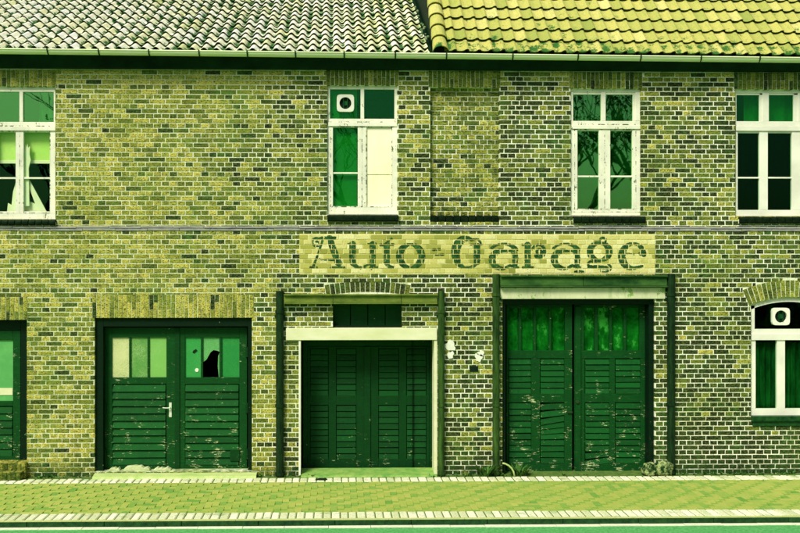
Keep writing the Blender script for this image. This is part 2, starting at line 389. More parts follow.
def brick_field(mb, x0, x1, z0, z1, yf, holes, tonef, skip=None):
    for k in range(int(math.floor(z0/COURSE)), int(z1/COURSE)+1):
        a, b = k*COURSE+JT/2, (k+1)*COURSE-JT/2
        a, b = max(a, z0), min(b, z1)
        if b-a < .018: continue
        hs = [h for h in holes if h[2] < b-.002 and h[3] > a+.002]
        cuts = sorted({c for h in hs for c in (h[0], h[1])})
        for u, v in row_bricks(k, x0, x1):
            if v-u < .02: continue
            t = tonef((u+v)/2, (a+b)/2)
            pts = [u] + [c for c in cuts if u < c < v] + [v]
            for p, q in zip(pts, pts[1:]):
                if q-p < .02: continue
                lo, hi, dep = a, b, .02; mx = (p+q)/2
                for h in hs:
                    if h[0] < mx < h[1]:
                        if h[2] <= lo+.004 and h[3] >= hi-.004: lo = hi
                        elif h[2] > lo: hi = min(hi, h[2])
                        else: lo = max(lo, h[3])
                    elif abs(h[0]-q) < .03 or abs(h[1]-p) < .03: dep = max(dep, h[4])
                if hi-lo < .016: continue
                if skip and skip(mx, (lo+hi)/2, p, q): continue
                add_brick(mb, p, q, lo, hi, yf, yf+dep, t)
def soldier(mb, r, yf, dep, pitch=.069, tone=.62):
    n = max(1, round((r[1]-r[0])/pitch)); w = (r[1]-r[0])/n; h = r[3]-r[2]
    for i in range(n):
        a, b = r[0]+i*w+.004, r[0]+(i+1)*w-.004
        s = .5
        zs = [r[2], r[3]] if i % 2 == 0 else [r[2], r[2]+h*(.52 if h < .3 else .36), r[3]]
        if h > .3 and i % 2 == 0: zs = [r[2], r[2]+h*.66, r[3]]
        for k in range(len(zs)-1):
            t = max(.18, min(1, random.gauss(tone, .13)))
            if rnd() < .07: t = uni(.1, .3)
            add_brick(mb, a, b, zs[k]+.003, zs[k+1]-.003, yf, yf+dep, t)
def arch_ring(mb, A, yf, dep, n, split=True, tone=.6):
    ax, az, r0, r1, ha = A
    for i in range(n):
        t0 = -ha+2*ha*i/n+.006/r0; t1 = -ha+2*ha*(i+1)/n-.006/r0
        rr = [r0, r1]
        if split: rr = [r0, r0+(r1-r0)*(.5 if i % 2 else .36), r1] if i % 3 else [r0, r0+(r1-r0)*.6, r1]
        for k in range(len(rr)-1):
            ra, rb = rr[k]+(.004 if k else 0), rr[k+1]-.003
            q = [(ax+sin(t)*r, az+cos(t)*r) for r, t in ((ra, t0), (ra, t1), (rb, t1), (rb, t0))]
            c = random.gauss(tone, .14)
            mb.prism(q, yf+uni(-.002, .002), yf+dep, max(.15, min(1, c)))

# ------------------------------------------------------------------ setting: road, kerb, pavement, ground
def struct(o): o['kind'] = 'structure'; return o
YK0 = G(356, 520)[1]; YS0 = G(356, 511.8)[1]; YW = G(356, 481.6)[1]; KH = .075
YG = -14.5 + FPX*(CAM.z+KH)/(525.3-CPY); YR = -14.5 + FPX*(CAM.z+KH)/(527.9-CPY)
mb = MB(); mb.face([(-600,-600,-.10),(600,-600,-.10),(600,600,-.10),(-600,600,-.10)]); struct(mb.build('ground', GRASSGROUND))
mb = MB(); mb.box(-60, 60, YR-6.5, YR, -.099, -KH); struct(mb.build('road', ASPHALT))
mb = MB()
x = -12
while x < 14:
    L = uni(.45, .6); mb.box(x, x+L-.006, YR+uni(-.012, .012), YK0-.01, -.099, -KH+.004+uni(0, .006)); x += L
struct(mb.build('road_gutter', GUTTERSTONE))
mb = MB(); x = -12
while x < 14:
    mb.box(x, x+.994, YK0-.012, YK0+.05, -.097, uni(-.004, .002), .5, 0); x += 1
x = -12.3
mb2 = MB()
while x < 14:
    mb2.box(x, x+.996, YK0-.006, YK0+.06, .003, .009); x += 1
kb = struct(mb.build('kerb', KERB, bevel=.006)); struct(mb2.build('kerb_edge', KERBTOP))
# pavers in herringbone
def slab(mb, x0, x1, y0, y1, z, tone, ch=.004, dz=.003):
    zt = z+uni(-.0008, .001); t1 = uni(-.0005, .0005)
    o = [(x0,y0),(x1,y0),(x1,y1),(x0,y1)]; i = [(x0+ch,y0+ch),(x1-ch,y0+ch),(x1-ch,y1-ch),(x0+ch,y1-ch)]
    vs = [(a,b,zt-.03) for a,b in o]+[(a,b,zt-dz) for a,b in o]+[(a,b,zt+t1) for a,b in i]
    mb.add(vs, [(0,1,5,4),(1,2,6,5),(2,3,7,6),(3,0,4,7),(4,5,9,8),(5,6,10,9),(6,7,11,10),(7,4,8,11),(8,9,10,11)], tone)
mb = MB(); U = .097
nx = int(26/U); ny = int((YW-YS0)/U)+3
for i in range(nx):
    for j in range(ny):
        k = (i+j) % 4 if True else 0
        X, Yp = -12+i*U, YS0+.002+j*U
        k = (i-j) % 4
        t = max(0, min(1, random.gauss(.58, .10) + .14*noise.noise((X*.35, Yp*.8, 1))))
        if rnd() < .06: t = uni(.12, .35)
        if k == 0: a, b, c, d = X, X+2*U, Yp, Yp+U
        elif k == 2: a, b, c, d = X, X+U, Yp, Yp+2*U
        else: continue
        if k == 2: pass
        c, d = max(c, YS0+.002), min(d, YW-.002)
        if d-c < .02: continue
        slab(mb, a+.0012, b-.0012, c+.0012, d-.0012, .0, t, .002, .0015)
# bedding under everything
mb.face([(-12.5, YK0+.03, -.012), (14.5, YK0+.03, -.012), (14.5, .35, -.012), (-12.5, .35, -.012)], .25)
struct(mb.build('pavement', PAVER))
def setts(name, y0, y1, pitch, z, ragged=0):
    mb = MB(); x = -12
    while x < 14:
        L = pitch*uni(.88, 1.12)
        slab(mb, x+.007, x+L-.007, y0+uni(0, ragged), y1-uni(0, ragged), z+uni(-.003, .004), rnd(), .012, .01); x += L
    mb.face([(-12, y0, -.008), (14, y0, -.008), (14, y1, -.008), (-12, y1, -.008)], 0, 1)
    return struct(mb.build(name, [SETT, JOINT]))
setts('kerb_setts', YK0+.06, YS0, .115, .004, .01)
setts('wall_setts', YW, YW+.27, .122, .004, .012)
mb = MB(); mb.face([(-12, YW+.27, -.004), (14, YW+.27, -.004), (14, .4, -.004), (-12, .4, -.004)])
struct(mb.build('earth_strip', JOINT))

# ------------------------------------------------------------------ the building
house = empty('brick_garage_building')
tag(house, 'long two-storey brick garage building with green double doors, white windows and two tiled roofs', 'building')
def skip_wall(mx, mz, p, q):
    for s in SOLD:
        if s[0] < mx < s[1] and s[2]-.01 < mz < s[3]+.005: return True
    return in_arch(mx, mz)
SOLD_H = [(s[0], s[1], s[2], s[3], .02) for s in SOLD]
ARCH_H = []
for ax, az, r0, r1, ha in ARCHES:      # rings as per-course cut-outs
    k0, k1 = int((az+r0*cos(ha)-.02)/COURSE)-1, int((az+r1)/COURSE)+1
    for k in range(k0, k1+1):
        mz = (k+.5)*COURSE; xs = [i*.005 for i in range(0, 400) if in_arch(ax+i*.005, mz)]
        if xs: ARCH_H.append((ax-xs[-1]-.008, ax+xs[-1]+.008, k*COURSE, (k+1)*COURSE, .02))
mb = MB()
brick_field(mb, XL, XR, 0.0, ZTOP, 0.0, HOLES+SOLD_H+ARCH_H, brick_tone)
for s, d, tn in zip(SOLD, (.1,.1,.06,.1,.1,.24,.24), (.72,.60,.66,.58,.54,.84,.90)): soldier(mb, s, -.002, d, tone=tn)
arch_ring(mb, ARCHES[0], -.002, .14, 20, True, .64); arch_ring(mb, ARCHES[1], -.003, .05, 17, False, .34)
# niche infill and slot cheeks
nr = OPEN['niche'][0]
def niche_tone(x, z):
    t = random.gauss(.74, .15) + .12*noise.noise((x*2, z*2, 4))
    return uni(0, .22) if rnd() < (.04 if z > 5.2 else .14) else max(.2, min(1, t))
brick_field(mb, nr[0], nr[1], nr[2], nr[3], .095, [], niche_tone)
wall = mb.build('brick_wall', BRICK, house)
# mortar body with reveals
EPS = .003
HM = [(h[0]-EPS, h[1]+EPS, h[2]-EPS, h[3]+EPS, h[4]) for h in HOLES]
xs = sorted({XL, XR} | {c for h in HM for c in (h[0], h[1])}); zs = sorted({0.0, ZTOP} | {c for h in HM for c in (h[2], h[3]) if 0 < c < ZTOP})
def hole_at(x, z):
    for h in HM:
        if h[0] < x < h[1] and h[2] < z < h[3]: return h
mb = MB(); YM = .0045
for a, b in zip(xs, xs[1:]):
    for c, d in zip(zs, zs[1:]):
        if b-a < 1e-6 or d-c < 1e-6: continue
        mx, mz = (a+b)/2, (c+d)/2
        if not hole_at(mx, mz):
            mb.face([(a,YM,c),(b,YM,c),(b,YM,d),(a,YM,d)])
        else:
            dep = hole_at(mx, mz)[4]+.12
            if not hole_at(a-.001, mz): mb.face([(a,YM,c),(a,YM,d),(a,dep,d),(a,dep,c)])
            if not hole_at(b+.001, mz): mb.face([(b,YM,c),(b,dep,c),(b,dep,d),(b,YM,d)])
            if not hole_at(mx, d+.001): mb.face([(a,YM,d),(b,YM,d),(b,dep,d),(a,dep,d)])
            if not hole_at(mx, c-.001): mb.face([(a,YM,c),(a,dep,c),(b,dep,c),(b,YM,c)])
mb.face([(nr[0]-.01,.1025,nr[2]-.01),(nr[1]+.01,.1025,nr[2]-.01),(nr[1]+.01,.1025,nr[3]+.01),(nr[0]-.01,.1025,nr[3]+.01)])
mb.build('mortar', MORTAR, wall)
# rear and side walls, floors: a closed shell so that windows look into dark rooms
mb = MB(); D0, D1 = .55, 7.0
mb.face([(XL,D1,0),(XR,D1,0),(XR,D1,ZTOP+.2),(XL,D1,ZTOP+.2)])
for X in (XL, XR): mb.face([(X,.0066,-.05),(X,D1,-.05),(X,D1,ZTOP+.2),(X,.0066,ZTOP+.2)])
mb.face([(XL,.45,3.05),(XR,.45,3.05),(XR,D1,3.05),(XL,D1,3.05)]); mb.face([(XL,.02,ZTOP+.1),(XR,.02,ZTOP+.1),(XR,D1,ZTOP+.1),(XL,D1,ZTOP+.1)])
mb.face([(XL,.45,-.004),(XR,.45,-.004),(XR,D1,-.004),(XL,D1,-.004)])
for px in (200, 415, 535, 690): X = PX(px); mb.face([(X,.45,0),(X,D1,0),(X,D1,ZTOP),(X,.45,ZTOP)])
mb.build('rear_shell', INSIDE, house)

# string course
mb = MB(); x = XL
zt, zb = P(356, 226.4)[1], P(356, 230.8)[1]
while x < XR:
    L = uni(.24, .26)*2; dz = uni(-.004, .004)
    mb.box(x, x+L-.004, -.022+uni(-.004, .004), .02, (zt+zb)/2+dz+.004, zt+dz); mb.box(x+.1, x+.1+L-.004, -.012+uni(-.003, .003), .02, zb+dz, (zt+zb)/2+dz)
    x += L
mb.build('string_course', LEDGE, house, bevel=.004)

# ------------------------------------------------------------------ roofs
YE = -.22
def eave_z(x):   # the eave line falls slightly to the right, as measured
    return P(356, 53.6, YE)[1] - .006*(x)
def roof_tiles(name, px0, px1, theta, pitch, rowl, nrows, prof, mat, tonef, lift, off=0.0, sidedrop=0):
    mb = MB(); x0, x1 = PX(px0, YE), PX(px1, YE); ncol = int(round((x1-x0)/pitch)); pitch = (x1-x0)/ncol
    sv_ = Vector((0, cos(theta), sin(theta))); nv = Vector((0, -sin(theta), cos(theta)))
    NU = 8
    for j in range(nrows):
        for i in range(ncol):
            t = tonef(i, j); X = x0+i*pitch; js = uni(-.008, .008); jl = uni(-.003, .004); jt = uni(-.003, .003); jx = uni(-.002, .002)
            base = Vector((0, YE-.02, eave_z(X+pitch/2)+off))
            rows = []
            for (sl, lf) in ((j*rowl+js, lift+jl), ((j+.45)*rowl, lift*.55+jl), ((j+1.12)*rowl, -.004+jl)):
                r = []
                for k in range(NU+1):
                    u = k/NU; h = prof(u)
                    r.append(base + Vector((X+jx+u*pitch*(1.0 if sidedrop else 1.04), 0, 0)) + sv_*sl + nv*(h+lf+jt*(u-.5)*2))
                rows.append(r)
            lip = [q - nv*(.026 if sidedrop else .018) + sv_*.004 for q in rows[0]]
            n = len(mb.v)
            hmax = max(abs(prof(k/NU)) for k in range(NU+1))
            for r in [lip]+rows:
                mb.v += [tuple(q) for q in r]; mb.va += [prof(k/NU)/hmax for k in range(NU+1)]
            W = NU+1
            for a in range(3):
                for k in range(NU):
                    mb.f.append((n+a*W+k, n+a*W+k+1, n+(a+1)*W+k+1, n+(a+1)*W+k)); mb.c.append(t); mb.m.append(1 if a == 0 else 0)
            if sidedrop:
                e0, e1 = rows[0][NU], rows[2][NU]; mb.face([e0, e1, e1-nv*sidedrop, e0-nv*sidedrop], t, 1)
    return mb
TL, TR = R(28.5), R(48.5)
profL = lambda u: .034*sin(2*pi*(u-.02)) 
def profR(u): return -.010*sin(pi*u/.62) if u < .62 else .028*sin(pi*min(1, (u-.62)/.38)*.78)
def toneL(i, j): return max(0, min(1, random.gauss(.66, .2) - (.18 if i > 40 else 0)))
def toneR(i, j): return max(0, min(1, random.gauss(.55, .18)))
XV = PX(433.5, YE)
mb = roof_tiles('roof', -140, 429, TL, .186, .325, 16, profL, TILEL, toneL, .034)
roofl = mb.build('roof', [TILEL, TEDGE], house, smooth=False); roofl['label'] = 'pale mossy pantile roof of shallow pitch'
mb = roof_tiles('roof', 444, 950, TR, .193, .305, 15, profR, TILER, toneR, .040, .03, .022)
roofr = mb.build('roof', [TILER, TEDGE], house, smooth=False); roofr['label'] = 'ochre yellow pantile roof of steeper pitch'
for o in (roofl, roofr):
    for p in o.data.polygons: p.use_smooth = False
# underlay below the tiles
def underlay(x0, x1, th, L, off):
    mb = MB(); a = Vector((0, YE+.02, 0)); s_ = Vector((0, cos(th), sin(th)))
    z0, z1 = eave_z(x0)-.045+off, eave_z(x1)-.045+off
    p = [Vector((x0, YE+.02, z0)), Vector((x1, YE+.02, z1))]
    mb.face([p[0], p[1], p[1]+s_*L, p[0]+s_*L]); return mb
underlay(PX(-140, YE), PX(437, YE), TL, 5.3, 0).build('underlay', SOFFIT, roofl)
underlay(PX(435, YE), PX(950, YE), TR, 4.6, .03).build('underlay', SOFFIT, roofr)
# verge of the steeper roof: cheek board, half-round verge tiles
mb = MB(); xv = PX(434.5, YE)
a = Vector((xv, YE, eave_z(xv)-.05)); sL = Vector((0, cos(TL), sin(TL)))*5; sR_ = Vector((0, cos(TR), sin(TR)))*4.5
mb.add([a, a+sL, a+sR_, a+Vector((.03,0,0)), a+sL+Vector((.03,0,0)), a+sR_+Vector((.03,0,0))], [(0,1,2),(5,4,3),(0,2,5,3),(1,0,3,4),(2,1,4,5)])
mb.build('verge_board', SOFFIT, roofr)
sR1 = Vector((0, cos(TR), sin(TR))); nR = Vector((0, -sin(TR), cos(TR))); xc = PX(440.5, YE)
for j in range(14):
    mb = MB(); n = 10; st = []
    for (sl, rad, dn) in ((j*.305-.01, .128, .022), ((j+.5)*.305, .120, .012), ((j+1.1)*.305, .105, .0)):
        c = Vector((xc, YE-.02, eave_z(xc)+.03)) + sR1*sl + nR*dn
        st.append([c + Vector((1,0,0))*(-cos(pi*k/n)*rad) + nR*(sin(pi*k/n)*rad*.9) for k in range(n+1)])
    lip = [q - nR*.016 + sR1*.003 for q in st[0]]
    rows = [lip]+st; vs = [q for r in rows for q in r]; W = n+1
    fs = [(a*W+k, a*W+k+1, (a+1)*W+k+1, (a+1)*W+k) for a in range(3) for k in range(n)]
    mb.add(vs, fs, uni(.5, .95)); mb.va = [.6]*len(mb.v)
    mb.build('verge_tile', TILER, roofr, smooth=False)
# mortar and moss clumps in the valley beside the verge
for i in range(34):
    s_ = .2+i*.075+uni(-.03, .03); c = Vector((xv-.07+uni(-.05, .04), YE, eave_z(xv))) + Vector((0, cos(TL), sin(TL)))*s_ + Vector((0, -sin(TL), cos(TL)))*(.02+s_*.055)
    if not (.7 < s_ < 1.35 or rnd() < .3): continue
    r = uni(.03, .065); mb = MB()
    vs = [c+Vector(p)*r*uni(.7, 1.2) for p in ((1,0,0),(0,1,0),(-1,0,0),(0,-1,0),(0,0,1),(0,0,-1))]
    mb.add(vs, [(0,1,4),(1,2,4),(2,3,4),(3,0,4),(1,0,5),(2,1,5),(3,2,5),(0,3,5)])
    o = mb.build('moss_clump', LEAD, roofl); o.modifiers.new('round', 'SUBSURF').render_levels = 1
mb = MB(); z = eave_z(PX(420, YE)); mb.box(PX(412, YE-.1), PX(437, YE-.1), YE-.13, YE+.05, z-.025, z-.012); mb.build('lead_flashing', ZINC, roofl)
# boxed eaves
mb = MB()
n = 24
for i in range(n):
    a, b = XL+(XR-XL)*i/n, XL+(XR-XL)*(i+1)/n
    za, zb = eave_z(a)-.05, eave_z(b)-.05
    mb.hexa([(a,-.10,ZTOP-.004),(b,-.10,ZTOP-.004),(b,.02,ZTOP-.004),(a,.02,ZTOP-.004),(a,YE+.03,za),(b,YE+.03,zb),(b,.02,zb),(a,.02,za)])
mb.build('eaves_board', SOFFIT, house)
# gutter: half-round trough in lengths, with brackets
JPX = [-60,-10, 48.5, 99.5, 149.5, 199.5, 247.5, 295.5, 344, 395, 446, 512, 577, 639.5, 699.5, 758, 815, 870, 930]
gut = empty('gutter', house); gut['label'] = 'half-round pale green gutter under both roofs'
YGU = YE-.075
for a, b in zip(JPX, JPX[1:]):
    xa, xb = PX(a, YGU)+.004, PX(b, YGU)-.004
    mb = MB(); rr = .066; n = 12; ro = []
    for X in (xa, xb):
        zc = eave_z(X)-.018
        ro.append([Vector((X, YGU-cos(pi*k/n)*rr, zc-sin(pi*k/n)*rr)) for k in range(n+1)])
        ro.append([Vector((X, YGU-cos(pi*k/n)*(rr-.006), zc-sin(pi*k/n)*(rr-.006))) for k in range(n+1)])
    W = n+1; vs = [q for r in (ro[0], ro[2], ro[1], ro[3]) for q in r]
    fs = [(k, k+1, W+k+1, W+k) for k in range(n)] + [(2*W+k+1, 2*W+k, 3*W+k, 3*W+k+1) for k in range(n)] + [(0, W, 3*W, 2*W)]
    mb.add(vs, fs); 
    zc0, zc1 = eave_z(xa)-.018, eave_z(xb)-.018
    mb.tube([(xa, YGU-rr, zc0), (xb, YGU-rr, zc1)], .011, 8)
    mb.build('gutter_length', ZINC, gut, smooth=False)
for a in JPX[1:-1]:
    X = PX(a, YGU); mb = MB(); zc = eave_z(X)-.018; n = 10
    for k in range(n):
        q = []
        for kk in (k, k+1):
            q.append((YGU-cos(pi*kk/n)*.074, zc-sin(pi*kk/n)*.074))
        tilt = .012
        mb.face([(X-.011+tilt*(k/n), q[0][0], q[0][1]), (X+.011+tilt*(k/n), q[0][0], q[0][1]), (X+.011+tilt*((k+1)/n), q[1][0], q[1][1]), (X-.011+tilt*((k+1)/n), q[1][0], q[1][1])])
    mb.box(X-.011, X+.011, YGU-.08, YGU-.06, zc-.02, zc+.016)
    mb.build('gutter_bracket', ZINCD, gut)

# ------------------------------------------------------------------ windows
YF = .045                                    # front of the window frames
def frame_rects(mb, L, Y=YF, D=.06):
    for l, r, t, b in L: mb.pbox(l, r, t, b, Y, D)
def pane(win, l, r, t, b, mat=GLASS, Y=YF+.035):
    mb = MB(); mb.pbox(l, r, t, b, Y, .004); return mb.build('window_pane', mat, win)
def sill_bricks(win, l, r, t, b, n, name='window_sill'):
    mb = MB(); xa, xb = PX(l), PX(r); z1 = P((l+r)/2, t)[1]; z0 = P((l+r)/2, b)[1]; w = (xb-xa)/n
    for i in range(n):
        a, c = xa+i*w+.004, xa+(i+1)*w-.004; d = uni(-.004, .004); m = (a+c)/2
        prof = [(-.05+d, z0+.012), (-.066+d, z0+.03), (-.066+d, z1-.05), (-.045+d, z1-.016), (.06, z1)]
        vs = [(a, y, z) for y, z in prof]+[(a, .06, z0)]+[(c, y, z) for y, z in prof]+[(c, .06, z0)]
        k = 6; mb.add(vs, [tuple(range(k-1, -1, -1)), tuple(range(k, 2*k))]+[(q, (q+1)%k, (q+1)%k+k, q+k) for q in range(k)], rnd())
    mb.box(xa+.003, xb-.003, -.028, .05, z0+.008, z1-.045, .5, 1)
    return mb.build(name, [SILL, MORTAR], win, bevel=.004)
def room_curtain(name, win_px, Y, mat, folds, amp, label, cat, skew=0.0):
    l, r, t, b = win_px; x0, z1 = P(l, t, Y); x1, z0 = P(r, b, Y); mb = MB(); n = folds*8; m = 10
    for j in range(m+1):
        for i in range(n+1):
            u, v = i/n, j/m
            y = Y + amp*sin(2*pi*folds*(u+skew*v)) + amp*.5*sin(2*pi*folds*.43*(u+skew*v)+1)
            mb.v.append((x0+(x1-x0)*u, y, z0+(z1-z0)*v)); mb.va.append(0)
    for j in range(m):
        for i in range(n): mb.f.append((j*(n+1)+i, j*(n+1)+i+1, (j+1)*(n+1)+i+1, (j+1)*(n+1)+i)); mb.c.append(.5); mb.m.append(0)
    o = mb.build(name, mat, None, smooth=True, origin=((x0+x1)/2, Y, z0)); s = o.modifiers.new('thickness', 'SOLIDIFY'); s.thickness = .003
    return tag(o, label, cat)
# inner sash bars lie a little behind the outer frame
def sash(mb, L, Y=YF+.012): 
    for l, r, t, b in L: mb.pbox(l, r, t, b, Y, .04)

def joints(win, L):
    mb = MB()
    for l, r, t, b in L: mb.pbox(l, r, t, b, YF-.0015, .01)
    return mb.build('sash_joint', CRACK, win)
def vent(win, l, r, t, b, Y=YF+.018):
    e = empty('ventilator', win); mb = MB(); x0, z1 = P(l, t, Y); x1, z0 = P(r, b, Y); cx, cz = (x0+x1)/2, (z0+z1)/2; rad = (x1-x0)*.345; h = (x1-x0)/2
    n = 32; ring = [(cx+cos(2*pi*k/n)*rad, cz+sin(2*pi*k/n)*rad) for k in range(n)]
    def sq(a):
        c, s_ = cos(a), sin(a); p = 7; f = (abs(c)**p+abs(s_)**p)**(1/p); return (cx+c/f*h, cz+s_/f*(z1-z0)/2)
    out = [sq(2*pi*k/n) for k in range(n)]
    y = Y-.03
    for k in range(n):
        k2 = (k+1) % n
        mb.face([(out[k][0],y,out[k][1]),(out[k2][0],y,out[k2][1]),(ring[k2][0],y,ring[k2][1]),(ring[k][0],y,ring[k][1])][::-1])
        mb.face([(out[k][0],y,out[k][1]),(out[k2][0],y,out[k2][1]),(out[k2][0],Y+.02,out[k2][1]),(out[k][0],Y+.02,out[k][1])])
        mb.face([(ring[k][0],y,ring[k][1]),(ring[k2][0],y,ring[k2][1]),(ring[k2][0],Y+.012,ring[k2][1]),(ring[k][0],Y+.012,ring[k][1])])
    mb.build('ventilator_housing', CLEANWHITE, win)
    mb = MB(); mb.face([(x, Y+.008, z) for x, z in ring]); 
    mb.build('ventilator_opening', GRILLE, win)
    mb = MB()
    for q in (-.33, .33): 
        hh = sqrt(1-q*q)*rad; mb.box(cx+q*rad-.004, cx+q*rad+.004, y+.004, y+.012, cz-hh, cz+hh)
    hub = [(cx+cos(2*pi*k/16)*rad*.38, cz+sin(2*pi*k/16)*rad*.38) for k in range(16)]
    mb.prism(hub, Y-.012, Y+.006)
    mb.build('ventilator_grille', CURTAIND, win)
    bpy.data.objects.remove(e)
# W1
def make_w1():
    w = empty('window', house); w['label'] = 'peeling white casement window over a yellow blind'
    mb = MB()
    frame_rects(mb, [(-16,55.4,86.7,91.8),(-16,-10,91.8,219),(53.7,55.4,91.8,122),(19.3,23,91.8,122),(-10,55.4,122,126.5),(-16,55.4,213,219),(49.8,55.4,130.7,213),(15.6,23.6,130.7,213),(-10,-6,130.7,213)])
    mb.pbox(-10,55.4,126.5,130.7,YF-.02,.07)
    sash(mb, [(-6,15.6,177.3,179),(23.6,49.8,177.3,179),(-6,49.8,130.7,132.2),(-6,49.8,211.5,213)])
    mb.build('window_frame', WHITE, w, bevel=.004)
    joints(w, [(-10,55,125.6,126.5),(-6,49.8,130.9,131.7),(19.2,19.9,132,213),(-6,55,212.6,213.4),(49.8,50.4,132,213),(55.0,55.4,92,219)])
    for l, r, t, b in ((-10,19.3,91.8,122),(23,53.7,91.8,122)): pane(w, l, r, t, b, GLASSR)
    for l, r, t, b in ((-6,15.6,132,177.5),(23.6,49.8,132,177.5),(-6,15.6,179,212),(23.6,49.8,179,212)): pane(w, l, r, t, b, GLASS)
    sill_bricks(w, -18, 56.5, 219, 226, 11)
make_w1()
# W2
w = empty('window', house); w['label'] = 'peeling white window with a ventilator and one boarded sash'
mb = MB()
frame_rects(mb, [(327.3,397.4,85.6,89.3),(327.3,330,89.3,118.8),(360.6,364.2,89.3,118.8),(394.5,397.4,89.3,118.8),(327.3,397.4,118.8,122.4),(327.3,333,126.3,206.3),(357.8,366,126.3,206.3),(391.8,397.4,126.3,206.3),(327.3,397.4,206.3,214.2)])
mb.pbox(327.8,396.9,122.4,126.3,YF-.018,.07)
sash(mb, [(333,357.8,172.3,174),(333,357.8,126.3,127.6)])
mb.build('window_frame', WHITE, w, bevel=.004)
joints(w, [(328,397,121.6,122.4),(331,396,126.4,127.2),(361.6,362.2,127,207),(391.6,392.2,127,207),(332,392,206.4,207.2),(366,366.6,127,207),(330.4,331,127,207),(397,397.4,88,213)])
mb = MB(); mb.pbox(366,391.8,127.5,174.3,YF+.02,.02); mb.pbox(366,391.8,175.3,206.6,YF+.024,.02); mb.pbox(366,391.8,174.3,175.3,YF+.03,.01)
mb.build('board_panel', BOARD, w)
pane(w, 330, 360.6, 89.3, 118.8, GLASSG); pane(w, 364.2, 394.5, 89.3, 118.8, GLASSG); pane(w, 333, 357.8, 127.5, 172.4, GLASSG); pane(w, 333, 357.8, 174, 206.4, GLASSG)
vent(w, 336.8, 354, 94.8, 112)
sill_bricks(w, 327, 398.5, 214.3, 222.5, 1)
# W3
w = empty('window', house); w['label'] = 'peeling white window with four lower panes above the right garage door'
mb = MB()
frame_rects(mb, [(570.8,641,88.8,92.2),(570.8,573.2,92.2,121),(601.2,605.8,92.2,121),(635.6,641,92.2,121),(570.8,641,121,125),(570.8,577.6,129,208.8),(599,610.4,129,208.8),(632.4,641,129,208.8),(570.8,641,208.8,215.5)])
mb.pbox(571.3,640.5,125,129,YF-.018,.07)
sash(mb, [(577.6,599,175.6,177.4),(610.4,632.4,175.6,177.4),(573.2,601.2,92.2,94.6),(605.8,635.6,92.2,94.6),(632.8,635.6,94.6,121),(577.6,599,129,131),(610.4,632.4,129,131)])
mb.build('window_frame', WHITE, w, bevel=.004)
joints(w, [(571,641,124,125),(574,637,129.2,130),(604.4,605,130,209),(574.4,575,130,209),(635.6,636.2,130,209),(574,636,208.8,209.6),(571,641,211.6,212.2),(640.5,641,92,214)])
for l, r, t, b in ((573,601.3,94,121),(605.7,633,94,121),(577.5,599.1,131,175.7),(610.3,632.5,131,175.7),(577.5,599.1,177.4,208.9),(610.3,632.5,177.4,208.9)): pane(w, l, r, t, b, GLASSR)
sill_bricks(w, 572.5, 645, 215.6, 224, 9)
# W4
w = empty('window', house); w['label'] = 'white window with dark lower panes at the right end of the upper floor'
mb = MB()
frame_rects(mb, [(735.6,803.5,89.8,93.2),(735.6,736.6,93.2,121.4),(762.6,769,93.2,121.4),(798,803.5,93.2,121.4),(735.6,803.5,121.4,126),(735.6,737.8,131,210),(759.6,768,131,210),(792,803.5,131,210),(735.6,803.5,210,216.2)])
mb.pbox(736.1,803,126,131,YF-.018,.07)
sash(mb, [(737.8,759.6,177,178.6),(768,792,177,178.6),(759.4,762.6,93.2,121.4),(793.6,798,93.2,121.4),(736.6,762.6,93.2,95),(769,798,93.2,95),(737.8,759.6,131,133.2),(768,792,131,133.2)])
mb.build('window_frame', CLEANWHITE, w, bevel=.004)
for l, r, t, b in ((736.6,759.5,95,121.4),(769,793.7,95,121.4)): pane(w, l, r, t, b, GLASSG)
for l, r, t, b in ((737.8,759.7,133,177.1),(768,792.1,133,177.1),(737.8,759.7,178.6,210),(768,792.1,178.6,210)): pane(w, l, r, t, b, GLASSD)
sill_bricks(w, 738, 806, 216.4, 224.4, 9)
# W5, arched head
w = empty('window', house); w['label'] = 'clean white arched window with a ventilator on the ground floor'
mb = MB()
frame_rects(mb, [(751,829,329,334),(751,755.6,340,408.5),(777,785,340,408.5),(807,815,340,408.5),(824.5,829,340,408.5),(751,829,408.5,415.8),(751,754.6,305.5,329),(825.4,829,305.5,329)])
mb.pbox(751.3,828.7,334,340,YF-.018,.07)
n = 14; ha = math.asin(W5H/W5R)
for k in range(n):
    t0, t1 = -ha+2*ha*k/n, -ha+2*ha*(k+1)/n
    q = [(W5C+sin(t)*r, W5Z+cos(t)*r) for r, t in ((W5R-.075, t0), (W5R-.075, t1), (W5R-.003, t1), (W5R-.003, t0))]
    mb.prism(q, YF, YF+.06)
mb.build('window_frame', CLEANWHITE, w)
mb = MB(); poly = []
for k in range(n+1):
    t = ha*.93-2*ha*.93*k/n; poly.append((W5C+sin(t)*(W5R-.06), W5Z+cos(t)*(W5R-.06)))
zb_ = P(790, 330)[1]; mb.prism([(poly[-1][0], zb_), (poly[0][0], zb_)]+poly, YF+.035, YF+.039)
mb.build('window_pane', GLASSD, w)
for l, r in ((755.5,777.2),(784.8,807.2)): pane(w, l, r, 340, 408.6, GLASSD)
vent(w, 771.4, 789, 307.8, 325)
mb = MB(); mb.pbox(752.5, 832, 416, 421.5, -.05, .16); 
for i in range(6): mb.pbox(752.8+i*13.2, 752.8+i*13.2+12.7, 416.1, 420.4, -.058, .05)
mb.pbox(753, 832, 421.5, 426, -.02, .1)
mb.build('window_sill', [mat_plain('dark_glazed_tile', (.004,.03,.010), (.02,.09,.02), 12, .3, .5)], w, bevel=.004)

